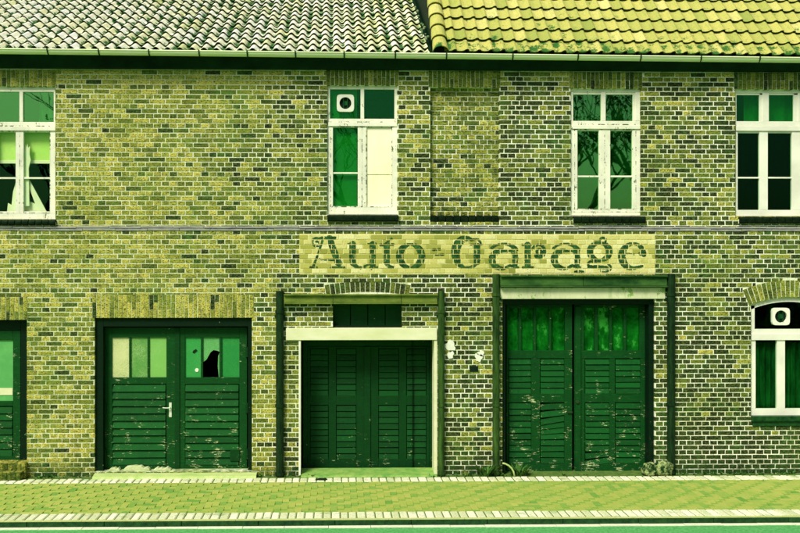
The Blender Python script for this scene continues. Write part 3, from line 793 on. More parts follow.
# things behind the panes
Yi = .40
room_curtain('curtain', (575, 638, 92, 212), .22, BLINDG, 5, .03, 'green curtain with slanting folds behind the peeling four-pane window', 'curtain', .6)
room_curtain('curtain', (744, 800, 93, 124), .22, BLINDG, 4, .02, 'short green curtain behind the top panes above the dark window', 'curtain')
room_curtain('curtain', (753, 783, 342, 410), .17, CURTAIND, 5, .03, 'dark green curtain hanging in the left half of the arched window', 'curtain')
room_curtain('curtain', (784, 812, 342, 410), .17, CURTAIND, 5, .03, 'dark green curtain hanging in the right half of the arched window', 'curtain')
room_curtain('curtain', (38, 56, 90, 124), .28, CURTAIN, 2, .05, 'gathered green curtain in the top right pane over the yellow blind', 'curtain', .3)
def blind(px, Y, mat, label, slat=None):
    e = empty('roller_blind', None, (PX((px[0]+px[1])/2, Y), Y, P(px[0], px[3], Y)[1])); tag(e, label, 'blind')
    mb = MB(); mb.pbox(px[0], px[1], px[2], px[3], Y, .004); mb.build('blind_cloth', mat, e, origin=e.location)
    mb = MB(); mb.pbox(px[0], px[1], px[3]-1.6, px[3]+1.6, Y-.008, .006); mb.build('bottom_bar', slat or mat, e, bevel=.003, origin=e.location)
blind((-8, 53, 128, 162), .175, BLIND, 'yellow-green roller blind half down behind the upper left window', BOARD)
blind((329, 357, 86, 207), .13, BLINDG, 'bright green roller blind fully down beside the boarded sash')
# white wooden stand inside the left window
e = empty('wooden_stand', None, (PX(24, .2), .2, P(24, 212, .2)[1])); tag(e, 'white wooden stand with a carved post and slanting brace inside the upper left window', 'stand')
mb = MB(); Y = .088
def ppoly(pts, Y, D, mb): mb.prism([P(a, b, Y) for a, b in pts][::-1], Y, Y+D)
ppoly([(24.2,206),(23.6,168),(24.8,160),(23.4,153),(25,148),(24.6,144),(26.4,147.5),(27.2,143.5),(28,148),(30,146),(29.4,154),(30.6,160),(28.6,168),(29.2,206)], Y, .03, mb)
mb.build('post', BOARD, e, origin=e.location)
mb = MB(); ppoly([(25.5,178),(29.5,180),(46.5,211.5),(38,211.5)], Y+.034, .02, mb); mb.build('brace', BOARD, e, origin=e.location)
mb = MB(); ppoly([(7,212),(8,203),(11.5,205),(13,192),(16,181),(19,178),(20,193),(29,201),(40,206),(44,212)], Y+.056, .02, mb); mb.build('base_board', BOARD, e, origin=e.location)

# niche sill
mb = MB(); l, r = 430.8, 499
xa, xb = PX(l), PX(r); w_ = (xb-xa)/9; z0, z1 = P(465, 222.3)[1], P(465, 215.6)[1]
for i in range(9): mb.box(xa+i*w_+.004, xa+(i+1)*w_-.004, .020+uni(-.003,.003), .10, z0, z1, rnd(), 0)
mb.build('niche_sill', SILL, house, bevel=.005)

# ------------------------------------------------------------------ doors
def louvre(mb, l, r, t, b, n, Y, proud=.018, jit=.25, slump=None):
    x0 = PX(l, Y)+.008; x1 = PX(r, Y)-.008; zt = P((l+r)/2, t, Y)[1]; zb = P((l+r)/2, b, Y)[1]; h = (zt-zb)/n
    for i in range(n):
        a, c = zb+i*h, zb+(i+1)*h-.010
        dl = uni(-.003, .003)*jit*4; dr = uni(-.003, .003)*jit*4; pr = proud*1.25+uni(-.003, .005)
        if slump: k = slump(i); dl -= k[0]; dr -= k[1]
        vs = [(x0,Y-pr,a+dl),(x1,Y-pr,a+dr),(x1,Y+.02,a+dr),(x0,Y+.02,a+dl),(x0,Y-.002,c+dl),(x1,Y-.002,c+dr),(x1,Y+.02,c+dr),(x0,Y+.02,c+dl)]
        mb.hexa(vs, uni(0, .55))
def back(mb, l, r, t, b, Y): mb.pbox(l, r, t, b, Y+.022, .02, 1.0)  # near-black tone paints in the shade in the gaps around the boards
# door 0
d = empty('door', house); d['label'] = 'dark green half-glazed door at the top of the brick steps'
Y = .17
mb = MB(); mb.pbox(20.5, 27, 319, 463, Y-.02, .09); mb.pbox(-35, 20.5, 319, 330, Y-.02, .09); mb.pbox(-35,-28,330,463,Y-.02,.09); mb.build('door_frame', FRAMEB, d, bevel=.004)
mb = MB(); mb.pbox(13, 20.3, 330.3, 462.6, Y, .05); mb.pbox(-28, -20, 330.3, 462.6, Y, .05); mb.pbox(-20, 13, 330.3, 340, Y, .05); mb.pbox(-20, 13, 401, 406, Y, .05); mb.pbox(-20, 13, 456, 462.6, Y, .05)
louvre(mb, -20, 13, 406, 456, 7, Y+.022); back(mb, -20, 13, 403, 458, Y+.03); mb.build('door_leaf', GREEN, d, bevel=.003)
mb = MB(); mb.pbox(-20, 13, 340, 401, Y+.025, .006); mb.build('door_pane', mat_frosted('frosted_green_glass', (.10,.38,.10), (.14,.46,.12), 3), d)
mb = MB(); mb.pbox(-20, 12.6, 388, 395, Y+.016, .004); mb.build('reflection_strip', LINTEL, d)  # cream strip paints in a light reflection low on the glass
# door 1
d = empty('garage_door', house); d['label'] = 'green double door with small square panes, one of them broken'
Y = .17
mb = MB(); mb.pbox(94.2, 103.2, 317.6, 471, .05, .2); mb.pbox(247.9, 252.2, 317.6, 471, .05, .2); mb.pbox(103.2, 247.9, 317.6, 326.5, .05, .2)
mb.build('door_frame', FRAMEB, d, bevel=.004)
FROST = [mat_frosted('frosted_glass', (.62,.66,.30), (.34,.46,.15)), mat_frosted('hammered_glass', (.10,.30,.06), (.32,.50,.17)), mat_frosted('ribbed_glass', (.20,.48,.10), (.26,.52,.14)), mat_frosted('green_glass', (.035,.30,.06), (.06,.36,.08)), mat_frosted('pale_green_glass', (.09,.36,.09), (.18,.45,.16)), mat_frosted('deep_green_glass', (.02,.23,.045), (.04,.28,.06))]
def leaf1(l, r, pl, pr_, hinge):
    lf = MB(); lf.pbox(l, pl, 327.4, 470, Y, .05); lf.pbox(pr_, r, 327.4, 470, Y, .05); lf.pbox(pl, pr_, 327.4, 337.4, Y, .05); lf.pbox(pl, pr_, 377.4, 384, Y, .05); lf.pbox(pl, pr_, 464.5, 470, Y, .05)
    w = (pr_-pl)
    return lf
lf = leaf1(104, 176.6, 111.8, 166.4, 0)
lf.pbox(129, 131, 337.4, 377.4, Y+.004, .04); lf.pbox(147.4, 149.4, 337.4, 377.4, Y+.004, .04); lf.pbox(111.8, 112.4, 384, 464.5, Y-.012, .04)
louvre(lf, 112, 166.2, 384, 464.5, 11, Y+.018, .024); back(lf, 112, 166, 382, 466, Y+.03)
leafo = lf.build('door_leaf', GREEN, d, bevel=.003)
rl = leaf1(178.4, 247, 185, 239.4, 0)
rl.pbox(200.8, 203, 337.4, 377.4, Y+.004, .04); rl.pbox(219.4, 221.8, 337.4, 377.4, Y+.004, .04)
louvre(rl, 185, 239.2, 384, 464.5, 11, Y+.018, .024); back(rl, 185, 239, 382, 466, Y+.03)
rl.build('door_leaf', GREEN, d, bevel=.003)
mb = MB(); mb.pbox(230, 239.6, 449.6, 461, Y-.018, .02); mb.build('patch_plate', GREEND, d, bevel=.003)
mb = MB(); mb.pbox(174.8, 179.6, 327.6, 469.6, Y-.016, .014); mb.build('cover_strip', GREEND, d, bevel=.003)
for l, r, k in ((111.8, 129, 0), (131, 147.4, 1), (149.4, 166.4, 2), (185, 200.8, 3), (221.8, 239.4, 5)):
    mb = MB(); mb.pbox(l, r, 337.4, 377.4, Y+.026, .004)
    o = mb.build('door_pane', FROST[k], d)
    if k == 3:
        mb = MB(); x, z = P(196.8, 370, Y+.02); mb.prism([(x+cos(2*pi*q/14)*.03, z+sin(2*pi*q/14)*.03) for q in range(14)], Y+.018, Y+.025); mb.build('sticker', PLASTER, o)
        mb = MB(); mb.prism([P(a, b, Y+.02) for a, b in ((192.3,352.2),(193.5,350.4),(196,349),(197.4,350.6),(196,352),(194,353.5))][::-1], Y+.019, Y+.025); mb.build('glass_hole', GRILLE, o)
mb = MB()          # broken pane: what is left of the glass
mb.prism([P(a, b, Y+.026) for a, b in ((203,337.4),(203,362.2),(206.5,359.5),(210.4,352.5),(213.5,350),(217,350.6),(219.4,351.6),(219.4,337.4))], Y+.026, Y+.030)
mb.prism([P(a, b, Y+.026) for a, b in ((218.2,356),(217.8,366),(218.8,377.4),(219.4,377.4),(219.4,353))], Y+.026, Y+.030)
o = mb.build('door_pane', FROST[4], d); o['label'] = 'broken frosted pane with a dark hole'
h = MB(); h.pbox(169, 171.6, 402.5, 417, Y-.008, .008); 
xh, zh = P(170.4, 407.3, Y); h.tube([(xh, Y-.002, zh), (xh, Y-.05, zh)], .010); h.tube([(xh+.008, Y-.05, zh), (xh-.05, Y-.052, zh-.004), (xh-.115, Y-.05, zh+.002)], [.011, .009, .008])
h.build('door_handle', STEEL, d, smooth=False)
for py in (352, 408, 454):
    for l in (245.4, 104.2):
        mb = MB(); mb.pbox(l, l+2.2, py-5, py+5, Y-.02, .02); mb.build('hinge', GREEND, d)
# door 2 (deep, under the pale lintel)
d = empty('garage_door', house); d['label'] = 'dark green panelled double door set deep under a pale lintel'
Y = .50
mb = MB(); mb.pbox(303, 307.6, 338, 474, Y-.01, .08); mb.pbox(429.6, 434, 338, 474, Y-.01, .08); mb.pbox(307.6, 429.6, 338, 346, Y-.01, .08); mb.build('door_frame', GREEND, d, bevel=.004)
def leaf2(l, r, cols, rails, n):
    lf = MB(); xs_ = [l]+[c for cc in cols for c in cc]+[r]
    for a, b in zip(xs_[0::2], xs_[1::2]): lf.pbox(a, b, rails[0][0], rails[-1][1], Y, .05)
    for a, b in cols:
        for t, bt in rails: lf.pbox(a, b, t, bt, Y, .05)
        for (t0, b0), (t1, b1), k in zip(rails, rails[1:], n):
            louvre(lf, a, b, b0, t1, k, Y+.016, .014, .15); back(lf, a, b, b0-2, t1+2, Y+.03)
    return lf
rails = [(346.4,348.4),(395.6,405),(459,472.6)]
leaf2(307.8, 365.4, [(310, 328.6), (336.2, 356.4)], rails, (8, 9)).build('door_leaf', GREEND, d, bevel=.003)
leaf2(367, 429.4, [(378.4, 399), (406.4, 426.4)], rails, (8, 9)).build('door_leaf', GREEND, d, bevel=.003)
mb = MB(); mb.pbox(364.2, 370.4, 346.6, 472, Y-.022, .02); mb.build('cover_strip', GREEND, d, bevel=.003)
# white jamb strips
for l, r, m_ in ((298.7, 300.6, CLEANWHITE), (434.2, 437.2, LINTEL)):
    mb = MB(); mb.pbox(l, r, 340, 475.4, -.012, .3); mb.build('jamb_strip', m_, d)
mb = MB(); mb.pbox(286, 437.2, 328, 340.2, -.03, .42); mb.build('lintel', LINTEL, d, bevel=.006)
# slot window over door 2
w = empty('window', house); w['label'] = 'boarded slot window above the deep garage door'
mb = MB()
for i in range(4): mb.pbox(333+i*17.4+.4, 333+(i+1)*17.4-.4, 302, 330, .16, .03)
mb.build('board_panel', GREEND, w)
mb = MB(); mb.pbox(332, 403, 325.6, 328.4, .06, .14); mb.build('window_sill', FRAMEB, w)
# door 3
d = empty('garage_door', house); d['label'] = 'peeling green double door with a row of tall panes and sagging boards'
Y = .26
mb = MB(); mb.pbox(502.2, 505.6, 298, 474, .06, .26); mb.pbox(649, 655.4, 298, 474, .06, .26); mb.pbox(505.6, 649, 298, 304.4, .06, .26); mb.build('door_frame', FRAMEB, d, bevel=.004)
def leaf3(l, r, panes_, cols, slump):
    lf = MB(); xs_ = [l]+[c for p_ in panes_ for c in p_]+[r]
    for a, b in zip(xs_[0::2], xs_[1::2]): lf.pbox(a, b, 306.4, 351, Y, .05)
    lf.pbox(l, r, 304.5, 308, Y+.004, .05); lf.pbox(l, r, 350.6, 358.4, Y-.003, .05)
    xs_ = [l]+[c for cc in cols for c in cc]+[r]
    for a, b in zip(xs_[0::2], xs_[1::2]): lf.pbox(a, b, 358.4, 472.6, Y, .05)
    for q, (a, b) in enumerate(cols):
        lf.pbox(a, b, 393.6, 402.4, Y, .05); lf.pbox(a, b, 463, 472.6, Y, .05)
        louvre(lf, a, b, 358.4, 393.6, 6, Y+.016, .016, .2); back(lf, a, b, 357, 396, Y+.03)
        louvre(lf, a, b, 402.4, 463, 10, Y+.016, .018, .35, slump[q]); back(lf, a, b, 400, 466, Y+.03)
    return lf
none = lambda i: (0, 0)
sl = lambda i: (.07*max(0, 1-abs(i-7)/3.2), 0) if i > 3 else (0, 0)
sr = lambda i: (.055*(1-i/2.0), -.01) if i < 2 else (0, 0)
leaf3(506.6, 572.2, [(507.8, 518.4), (521.4, 533.4), (536, 549), (551.4, 565)], [(508.4, 531.4), (540, 564.4)], (none, sl)).build('door_leaf', GREEN, d, bevel=.003)
leaf3(574.6, 648.4, [(584, 594.6), (598, 609.4), (612, 623.6), (626.4, 639.6)], [(584.8, 609.4), (615, 640.4)], (sr, none)).build('door_leaf', GREEN, d, bevel=.003)
mb = MB(); mb.pbox(575.4, 581, 306.6, 472, Y-.024, .022); mb.build('cover_strip', GREEN, d, bevel=.003)
mb = MB(); xh, zh = P(569, 412, Y); mb.box(xh-.03, xh+.05, Y-.03, Y, zh-.012, zh+.012); mb.build('door_bolt', ZINCD, d); mb = MB(); x2, z2 = P(577.4, 401.6, Y-.03); mb.tube([(x2, Y, z2), (x2, Y-.045, z2)], .028, 12); mb.build('door_latch', ZINCD, d)
for l, r in ((507.8, 518.4), (521.4, 533.4), (536, 549), (551.4, 565), (584, 594.6), (598, 609.4), (612, 623.6), (626.4, 639.6)):
    mb = MB(); mb.pbox(l, r, 307.5, 351, Y+.03, .004); mb.build('door_pane', GLASSG, d)
for l, r in ((507, 566), (583.4, 640.4)):
    mb = MB(); mb.pbox(l, r, 306.5, 352, Y+.06, .004); mb.build('reflection_backing', REFLBOARD, d)  # added board behind the glass, carries the painted reflections
mb = MB(); mb.pbox(500, 665.4, 287.4, 299, -.025, .36); mb.build('lintel', LINTELG, d, bevel=.006)
# wall above the lintels behind the beams: steel frames standing in front of the wall
def steel_frame(label, l0, l1, r0, r1, pt, bt, bb, x0, x1, pm, bm, Y, joints, base, rad):
    f = empty('steel_frame', house); f['label'] = label
    for a, b, m_ in ((l0, l1, pm[0]), (r0, r1, pm[1])):
        xa, xb = PX(a, Y), PX(b, Y); zt_ = P((a+b)/2, pt, Y)[1]; cx = (xa+xb)/2; rr = (xb-xa)/2
        mb = MB(); mb.tube([(cx, Y+rr, .0), (cx, Y+rr, zt_)], rr, 14); 
        for zz in (.02, 1.1, zt_-.35): mb.tube([(cx, Y+rr, zz), (cx, Y+rr, zz+.045)], rr+.012, 14)
        o = mb.build('post', m_, f, smooth=False)
        mb = MB(); mb.box(cx-rr-.02, cx+rr+.02, Y+rr, .01, zt_-.42, zt_-.38); mb.build('clamp', POSTD, o)
    xs_ = [x0]+joints+[x1]
    for a, b in zip(xs_, xs_[1:]):
        mb = MB(); z1_, z0_ = P((a+b)/2, bt, Y)[1], P((a+b)/2, bb, Y)[1]; xa, xb = PX(a, Y)+.003, PX(b, Y)-.003
        mb.box(xa, xb, Y+.035, .004, z0_+.02, z1_-.02); mb.box(xa, xb, Y-.005, .004, z1_-.022, z1_); mb.box(xa, xb, Y-.005, .004, z0_, z0_+.018)
        mb.build('beam', bm, f, bevel=.003)
    return f
steel_frame('green steel frame of two posts and a beam around the deep door', 275.6, 283.6, 438.4, 445, 291, 294.2, 304, 283.6, 437.6, (POSTD, POST), BEAM, -.10, [333, 401.4], 475, 0)
steel_frame('dark green steel frame of two posts and a beam around the tall-pane door', 493, 500.4, 668.6, 676.4, 274, 275.4, 287, 500.6, 668, (POST, POSTD), BEAMD, -.10, [584], 475, 0)
# plaster patches, a hole and a rusty bracket on the pier between the garage doors
def patch(px, pts, name, m, y=-.006):
    mb = MB(); mb.prism([P(a, b) for a, b in pts], y, .02); return mb.build(name, m, house)
def blob(cx, cy, rx, ry, n=30):
    o = rnd()*50; q = []
    for k in range(n):
        a = 2*pi*k/n; f = 1+.55*noise.noise((cos(a)*1.1+o, sin(a)*1.1, 0))+.2*noise.noise((cos(a)*4+o, sin(a)*4, 3)); q.append((cx+cos(a)*rx*f, cy+sin(a)*ry*f))
    return q[::-1]
for cx, cy, rx, ry in ((450.4, 345.8, 5.4, 5), (450.2, 355, 3.6, 3.4), (480.4, 353.4, 3.4, 2.6), (478.6, 357.4, 3.6, 3.8)): patch(0, [(a, b) for a, b in blob(cx, cy, rx, ry)][::-1][::-1], 'plaster_patch', PLASTER, -.013)
patch(0, [(469.6,366),(469.6,371.6),(478,371.6),(478,366)], 'wall_hole', GRILLE, -.0075)
# ------------------------------------------------------------------ painted sign
def mat_signpaint():
    k = Mat('faded_cream_sign_paint', .85, .2)
    base = k.ramp(k.attr('tone'), [(0, (.26,.28,.045)), (.3, (.46,.45,.09)), (.6, (.62,.59,.18)), (1, (.78,.75,.34))])
    f = k.noise(45, 5, .7); n = k.noise(7, 4, .6)
    col = k.mix(k.rng(f, .5, .72, 0, .55), base, (.30,.32,.07)); col = k.mix(k.rng(n, .58, .72, 0, .4), col, (.25,.32,.06))
    k.color(col); k.bump(f, .4, .004); return k.m
def mat_signink():
    k = Mat('faded_green_lettering_paint', .8, .25); f = k.noise(40, 5, .7); n = k.noise(9, 4, .6)
    col = k.mix(k.rng(n, .35, .68), (.006,.036,.010), (.035,.13,.03)); col = k.mix(k.rng(f, .56, .70, 0, .85), col, (.36,.42,.12))
    k.color(col); k.bump(f, .4, .004); return k.m
SIGNM = mat_signpaint(); INK = mat_signink()
STROKES = []     # ((x0, y0, w0), (x1, y1, w1)) in photograph pixels, w = half width
def st(*pts):
    for a, b in zip(pts, pts[1:]): STROKES.append((a, b))
def arc(cx, cy, rx, ry, a0, a1, w0, w1, n=14, wm=None):
    pts = []
    for k in range(n+1):
        t = k/n; a = R(a0+(a1-a0)*t); w = w0+(w1-w0)*t
        if wm is not None: w = w + (wm-(w0+w1)/2)*sin(pi*t)
        pts.append((cx+cos(a)*rx, cy-sin(a)*ry, w))
    st(*pts)
# A
st((329.5,238,3.0),(333.5,250,3.2),(338.5,263,3.4)); st((323,239,1.0),(318,254,1.0),(313.6,266,1.3)); st((310.5,267.4,1.2),(316.5,267.4,1.2)); st((331.5,267.6,1.2),(344,267.4,1.2)); st((322,238,1.6),(335,237.6,1.2)); st((319,259,.9),(333,260,.9))
arc(316.5, 242, 4.2, 4.2, 60, 300, .9, .9); arc(317, 243.4, 2, 2, -60, 120, .8, .9); st((313.6,238.8,1.1),(323,238,1.2))
# u
st((352.5,244,3.2),(352.5,258,3.1),(353,263,3.0)); arc(361, 261, 8, 6.6, 190, 300, 2.4, 1.1); st((372.6,244,2.9),(372.6,267,2.9)); st((348,243.8,.8),(352,243.8,.9)); st((367,243.8,.8),(376,243.6,.8)); st((370,267.6,1),(377.5,267.4,1)); st((364,266.6,1.1),(371,263,.8))
# t
st((386.6,246,2.9),(386.6,262,2.9)); arc(392, 262, 5.4, 5, 180, 290, 2.6, 1.0); st((391.4,238.6,1.0),(388,242,1.3),(385,245,1.8)); st((380.5,244.8,1.3),(393.4,244.4,1.2))
# o
arc(410.5, 256, 11, 11.6, 90, 270, 1.1, 1.1, 18, 3.6); arc(410.5, 256, 11, 11.6, -90, 90, 1.1, 1.1, 18, 3.6)
# hyphen
st((433.0,249.6,1.2),(440,249.2,1.2)); st((436,254.6,1.1),(443,254.4,1.1))
# G
arc(466.5, 253, 11.2, 14.6, 62, 262, 1.3, 1.1, 22, 4.4); st((471,239.6,1.4),(478,239.4,1.2),(480.6,242.6,.9)); st((476.8,246,3.1),(476.8,262,3.1)); st((470.5,244.6,.8),(481.6,244.4,.8)); arc(468, 258, 9.6, 9.6, 262, 335, 1.3, 1.8)
# a
def letter_a(x):
    arc(x+14, 252.4, 13.2, 8.6, 152, 20, 1.3, 2.6, 14, 1.0); st((x+24.8,250,3.0),(x+26,258,3.0),(x+25.8,265,2.4)); arc(x+13.5, 259.4, 10.6, 9.0, 62, 290, 1.0, 1.0, 16, 3.4); arc(x+15, 257.4, 12, 7.6, 100, 20, .9, 1.3); st((x+15.5,267.6,1.0),(x+21,265.6,1.4),(x+29,267.4,1.1))
letter_a(489); 
# r
st((527.4,244.8,3.0),(527.4,266,3.0)); st((522,244.6,.9),(531,244.4,.9)); st((522.6,267.4,1.1),(532.6,267.4,1.1)); arc(538.8, 250.6, 5.6, 6, 160, -120, .9, 2.0, 14); arc(539, 251.6, 2.4, 2.6, 0, 360, 1.2, 1.2); st((531,250,.9),(534,246,.9))
letter_a(551)
# g
arc(599.4, 251.6, 9.6, 8.6, 90, 270, 1.1, 1.1, 16, 3.3); arc(599.4, 251.6, 9.6, 8.6, -90, 90, 1.1, 1.1, 16, 3.3); arc(602.6, 240.2, 3, 2.6, -30, 230, 1.0, .9); st((600,243,.8),(601.4,244.6,.8))
arc(592.4, 264.2, 4.4, 3.4, 95, 230, 1.0, 1.4); st((592,261.6,1.0),(600,261.4,.8)); st((589,267,1.8),(601,267.2,1.9),(607,267.6,1.4)); arc(606, 267.6, 4.6, 3.6, 60, -80, 1.0, .9); arc(604, 269.4, 4.4, 2.2, -20, -140, .8, .7)
# e
arc(633, 256, 11.4, 12.2, 90, 285, 1.1, 1.1, 20, 3.7); arc(633, 255, 10.6, 11.4, 5, 92, 2.6, 1.2, 10, 2.0); st((623,253.4,.9),(634,254,.7)); st((640,253.4,1.8),(644.4,253.2,1.4)); st((634,267.6,1.2),(642,266,1.1))
# small flourishes at the foot of the sign
st((574.6,271.6,.8),(578.8,270.8,.9),(583.2,271.6,.8)); st((577,273.6,1),(578.6,272,.8)); st((580.4,273.8,1),(581.4,272,.8))
BOX = [(min(a[0], b[0])-max(a[2], b[2]), max(a[0], b[0])+max(a[2], b[2])) for a, b in STROKES]
def ink(px, py):
    best = 9
    for (a, b), (lo, hi) in zip(STROKES, BOX):
        if px < lo-1 or px > hi+1: continue
        dx, dy = b[0]-a[0], b[1]-a[1]; L2 = dx*dx+dy*dy
        t = 0 if L2 == 0 else max(0, min(1, ((px-a[0])*dx+(py-a[1])*dy)/L2))
        d_ = math.hypot(px-a[0]-t*dx, py-a[1]-t*dy) - (a[2]+(b[2]-a[2])*t)
        if d_ < best: best = d_
    return best
def unproj(x, z):
    v = Vector((x, 0, z))-CAM; dep = v.dot(FWD); return CPX+FPX*v.dot(RGT)/dep, CPY-FPX*v.z/dep
random.seed(21)
cr = MB(); le = MB(); cell = .0065
for k in range(int(SIGN[2]/COURSE), int(SIGN[3]/COURSE)+1):
    a, b = k*COURSE+JT/2, (k+1)*COURSE-JT/2; a, b = max(a, SIGN[2]), min(b, SIGN[3])
    if b-a < .02: continue
    odd = k % 2
    pitch = .25 if odd else HEAD
    off = (.0625+(HEAD if (k//2) % 2 else 0)) if odd else 0
    n0 = math.floor((SIGN[0]-off)/pitch)
    x = n0*pitch+off
    while x < SIGN[1]:
        u, v = max(x+JT/2, SIGN[0]), min(x+pitch-JT/2, SIGN[1]); x += pitch
        if v-u < .02: continue
        t = max(0, min(1, random.gauss(.60, .22) + .2*noise.noise((u*.8, a*2, 5)) + (.14 if u > 3.2 else 0)))
        if rnd() < (.22 if u < 2.6 else .09): t = uni(0, .3)
        add_brick(cr, u-.002, v+.002, a-.002, b+.002, -.0075, .004, t, 0, .003)
        nxc = max(1, int((v-u)/cell)); nzc = max(1, int((b-a)/cell))
        fade = uni(.0, .5)
        for i in range(nxc):
            for j in range(nzc):
                xa, xb = u+.001+(v-u-.002)*i/nxc, u+.001+(v-u-.002)*(i+1)/nxc; za, zb2 = a+.001+(b-a-.002)*j/nzc, a+.001+(b-a-.002)*(j+1)/nzc
                p_, q_ = unproj((xa+xb)/2, (za+zb2)/2); dd = ink(p_, q_)
                wear = noise.noise((xa*9, za*9, 2))*.5 + noise.noise((xa*42, za*42, 7))*.4
                if dd < .1+.22*wear and wear > -.42+fade*.12: le.face([(xa,-.0112,za),(xb,-.0112,za),(xb,-.0112,zb2),(xa,-.0112,zb2)])
# cream paint over the joints
cr.box(SIGN[0], SIGN[1], -.0015, .006, SIGN[2]+.002, SIGN[3]-.002, .9, 0)
sign = cr.build('painted_sign', SIGNM, None, origin=((SIGN[0]+SIGN[1])/2, 0, SIGN[2]))
tag(sign, 'faded cream sign painted on the bricks, reading Auto-Garage in green letters', 'sign')
lo = le.build('lettering', INK, None, origin=((SIGN[0]+SIGN[1])/2, 0, SIGN[2])); lo.parent = sign; lo.location = (0, 0, 0)

# ------------------------------------------------------------------ things at the foot of the wall
def rock(name, cx, cy, cz, rx, ry, rz, m, label, cat='stone', group=None, seed=1, sub=2):
    me = MB(); nu, nv = 14, 9; random.seed(seed)
    for j in range(nv+1):
        for i in range(nu):
            th = pi*j/nv; ph = 2*pi*i/nu; d = Vector((sin(th)*cos(ph), sin(th)*sin(ph), cos(th)))
            f = 1+.28*noise.noise(d*1.6+Vector((seed*3.1, 0, 0)))+.12*noise.noise(d*4+Vector((0, seed, 0)))
            z = max(d.z*f, -.62); me.v.append((cx+d.x*f*rx, cy+d.y*f*ry, cz+z*rz)); me.va.append(0)
    for j in range(nv):
        for i in range(nu): me.f.append((j*nu+i, (j+1)*nu+i, (j+1)*nu+(i+1)%nu, j*nu+(i+1)%nu)); me.c.append(.5); me.m.append(0)
    o = me.build(name, m, None, smooth=True, origin=(cx, cy, cz-.62*rz)); return tag(o, label, cat, group)
def chunk(l, r, t, b, Y, label, seed):
    random.seed(seed); x0, z1 = P(l, t, Y); x1, z0 = P(r, b, Y); n = 9; top = [(x0+(x1-x0)*i/n, z0+(z1-z0)*(uni(.55, 1) if 0 < i < n else .45)) for i in range(n+1)]
    mb = MB(); mb.prism([(x0, z0), (x1, z0)]+top[::-1], Y, Y+.1); o = mb.build('broken_stone', STONE, None, bevel=.008, origin=((x0+x1)/2, Y, z0)); return tag(o, label, 'stone', 'broken stones under the left garage door')
# sloping concrete ramps
def ramp(l, r, pt, pb, Yb, Yf, zb, label, m):
    mb = MB(); x0, x1 = PX(l, Yf), PX(r, Yf); n = 16
    for i in range(n):
        a, b = x0+(x1-x0)*i/n, x0+(x1-x0)*(i+1)/n
        fa, fb = Yf+.025*noise.noise((a*3, 1, 0)), Yf+.025*noise.noise((b*3, 1, 0)); ca, cb = zb*.55+.012*noise.noise((a*4, 5, 0)), zb*.55+.012*noise.noise((b*4, 5, 0))
        mb.add([(a,fa,-.004),(b,fb,-.004),(b,fb+.02,cb*.8),(a,fa+.02,ca*.8),(b,Yb,zb),(a,Yb,zb),(a,Yb,-.004),(b,Yb,-.004)], [(0,1,2,3),(3,2,4,5)]+([(0,3,5,6)] if i == 0 else [])+([(1,7,4,2)] if i == n-1 else []))
    o = mb.build('concrete_ramp', m, None, origin=((x0+x1)/2, Yf, 0)); return tag(o, label, 'ramp')
ramp(92, 256, 470, 478, .16, -.17, .085, 'pale mossy concrete ramp under the left double door with small panes', CONCRETE)
ramp(301, 437, 472, 477, .35, -.10, .045, 'thin green concrete ramp under the deep middle garage door', mat_plain('green_concrete', (.10,.30,.05), (.30,.44,.10), 6, .9))
chunk(109, 119.6, 467, 471.6, .05, 'small broken stone at the left end under the left double door', 3)
chunk(123.6, 149.6, 465.6, 471.8, .05, 'long jagged broken stone in the middle under the left double door', 5)
chunk(153.4, 171, 466.8, 471.8, .05, 'flat broken stone below the steel handle of the left double door', 8)
rock('boulder', PX(650, -.10), -.10, .085, .13, .11, .125, MOSSSTONE, 'dark mossy round boulder at the right jamb of the tall-pane door', seed=4)
rock('boulder', PX(664, -.09), -.08, .09, .15, .10, .15, MOSSSTONE, 'pale lichen-spotted boulder against the right steel post', seed=9)
# brick steps at the left door
random.seed(5)
e = empty('brick_steps', None, (PX(-2, -.3), -.3, 0)); tag(e, 'two mossy brick steps up to the door at the left edge', 'steps')
STEPB = mat_brick('mossy_brick_step', .4)
for l, r, t, b, Yf, Yb in ((-60, 25.6, 463.4, 472.2, -.10, .16), (-60, 20.6, 472.6, 481.4, -.24, -.105)):
    mb = MB(); x1, z1 = P(r, t, Yf); z0 = -.004; x = x1
    while x > -6.9:
        add_brick(mb, x-.066, x-.005, z0, z1+uni(-.004, .004), Yf, Yb, uni(.45, 1), 0, .008); x -= .069
    mb.box(-6.9, x1-.006, Yf+.006, Yb-.004, z0, z1-.012, .5, 0)
    for (a, b2) in ((Yf+.01, Yb),): mb.box(-6.9, x1-.004, Yf+.008, Yb, z1-.012, z1+.002, .95)
    mb.build('step', STEPB, e, origin=e.location)
# bent pipe beside the left post of the tall-pane door
Y = -.16
pts = []
for a, b in ((502.5, 463.2), (505, 463.6), (508.6, 465.4), (511.6, 468.2), (513.6, 471.6), (514.4, 476)):
    q = P(a, b, Y); pts.append((q[0], Y, max(q[1], .0)))
mb = MB(); mb.tube(pts, .014, 8); o = mb.build('bent_pipe', CONCRETE, None, smooth=True, origin=(pts[-1][0], Y, 0)); tag(o, 'thin bent green pipe curving down beside the tall-pane door', 'pipe')
# drain cover
x, y = G(321.5, 479.6); mb = MB(); n = 20
mb.add([(x+cos(2*pi*k/n)*.09, y+sin(2*pi*k/n)*.06, .013) for k in range(n)]+[(x+cos(2*pi*k/n)*.095, y+sin(2*pi*k/n)*.065, .0) for k in range(n)], [tuple(range(n))]+[(k, k+n, (k+1)%n+n, (k+1)%n) for k in range(n)])
tag(mb.build('drain_cover', GRILLE, None, origin=(x, y, 0)), 'small dark round drain cover in the pale setts before the middle door', 'drain cover')

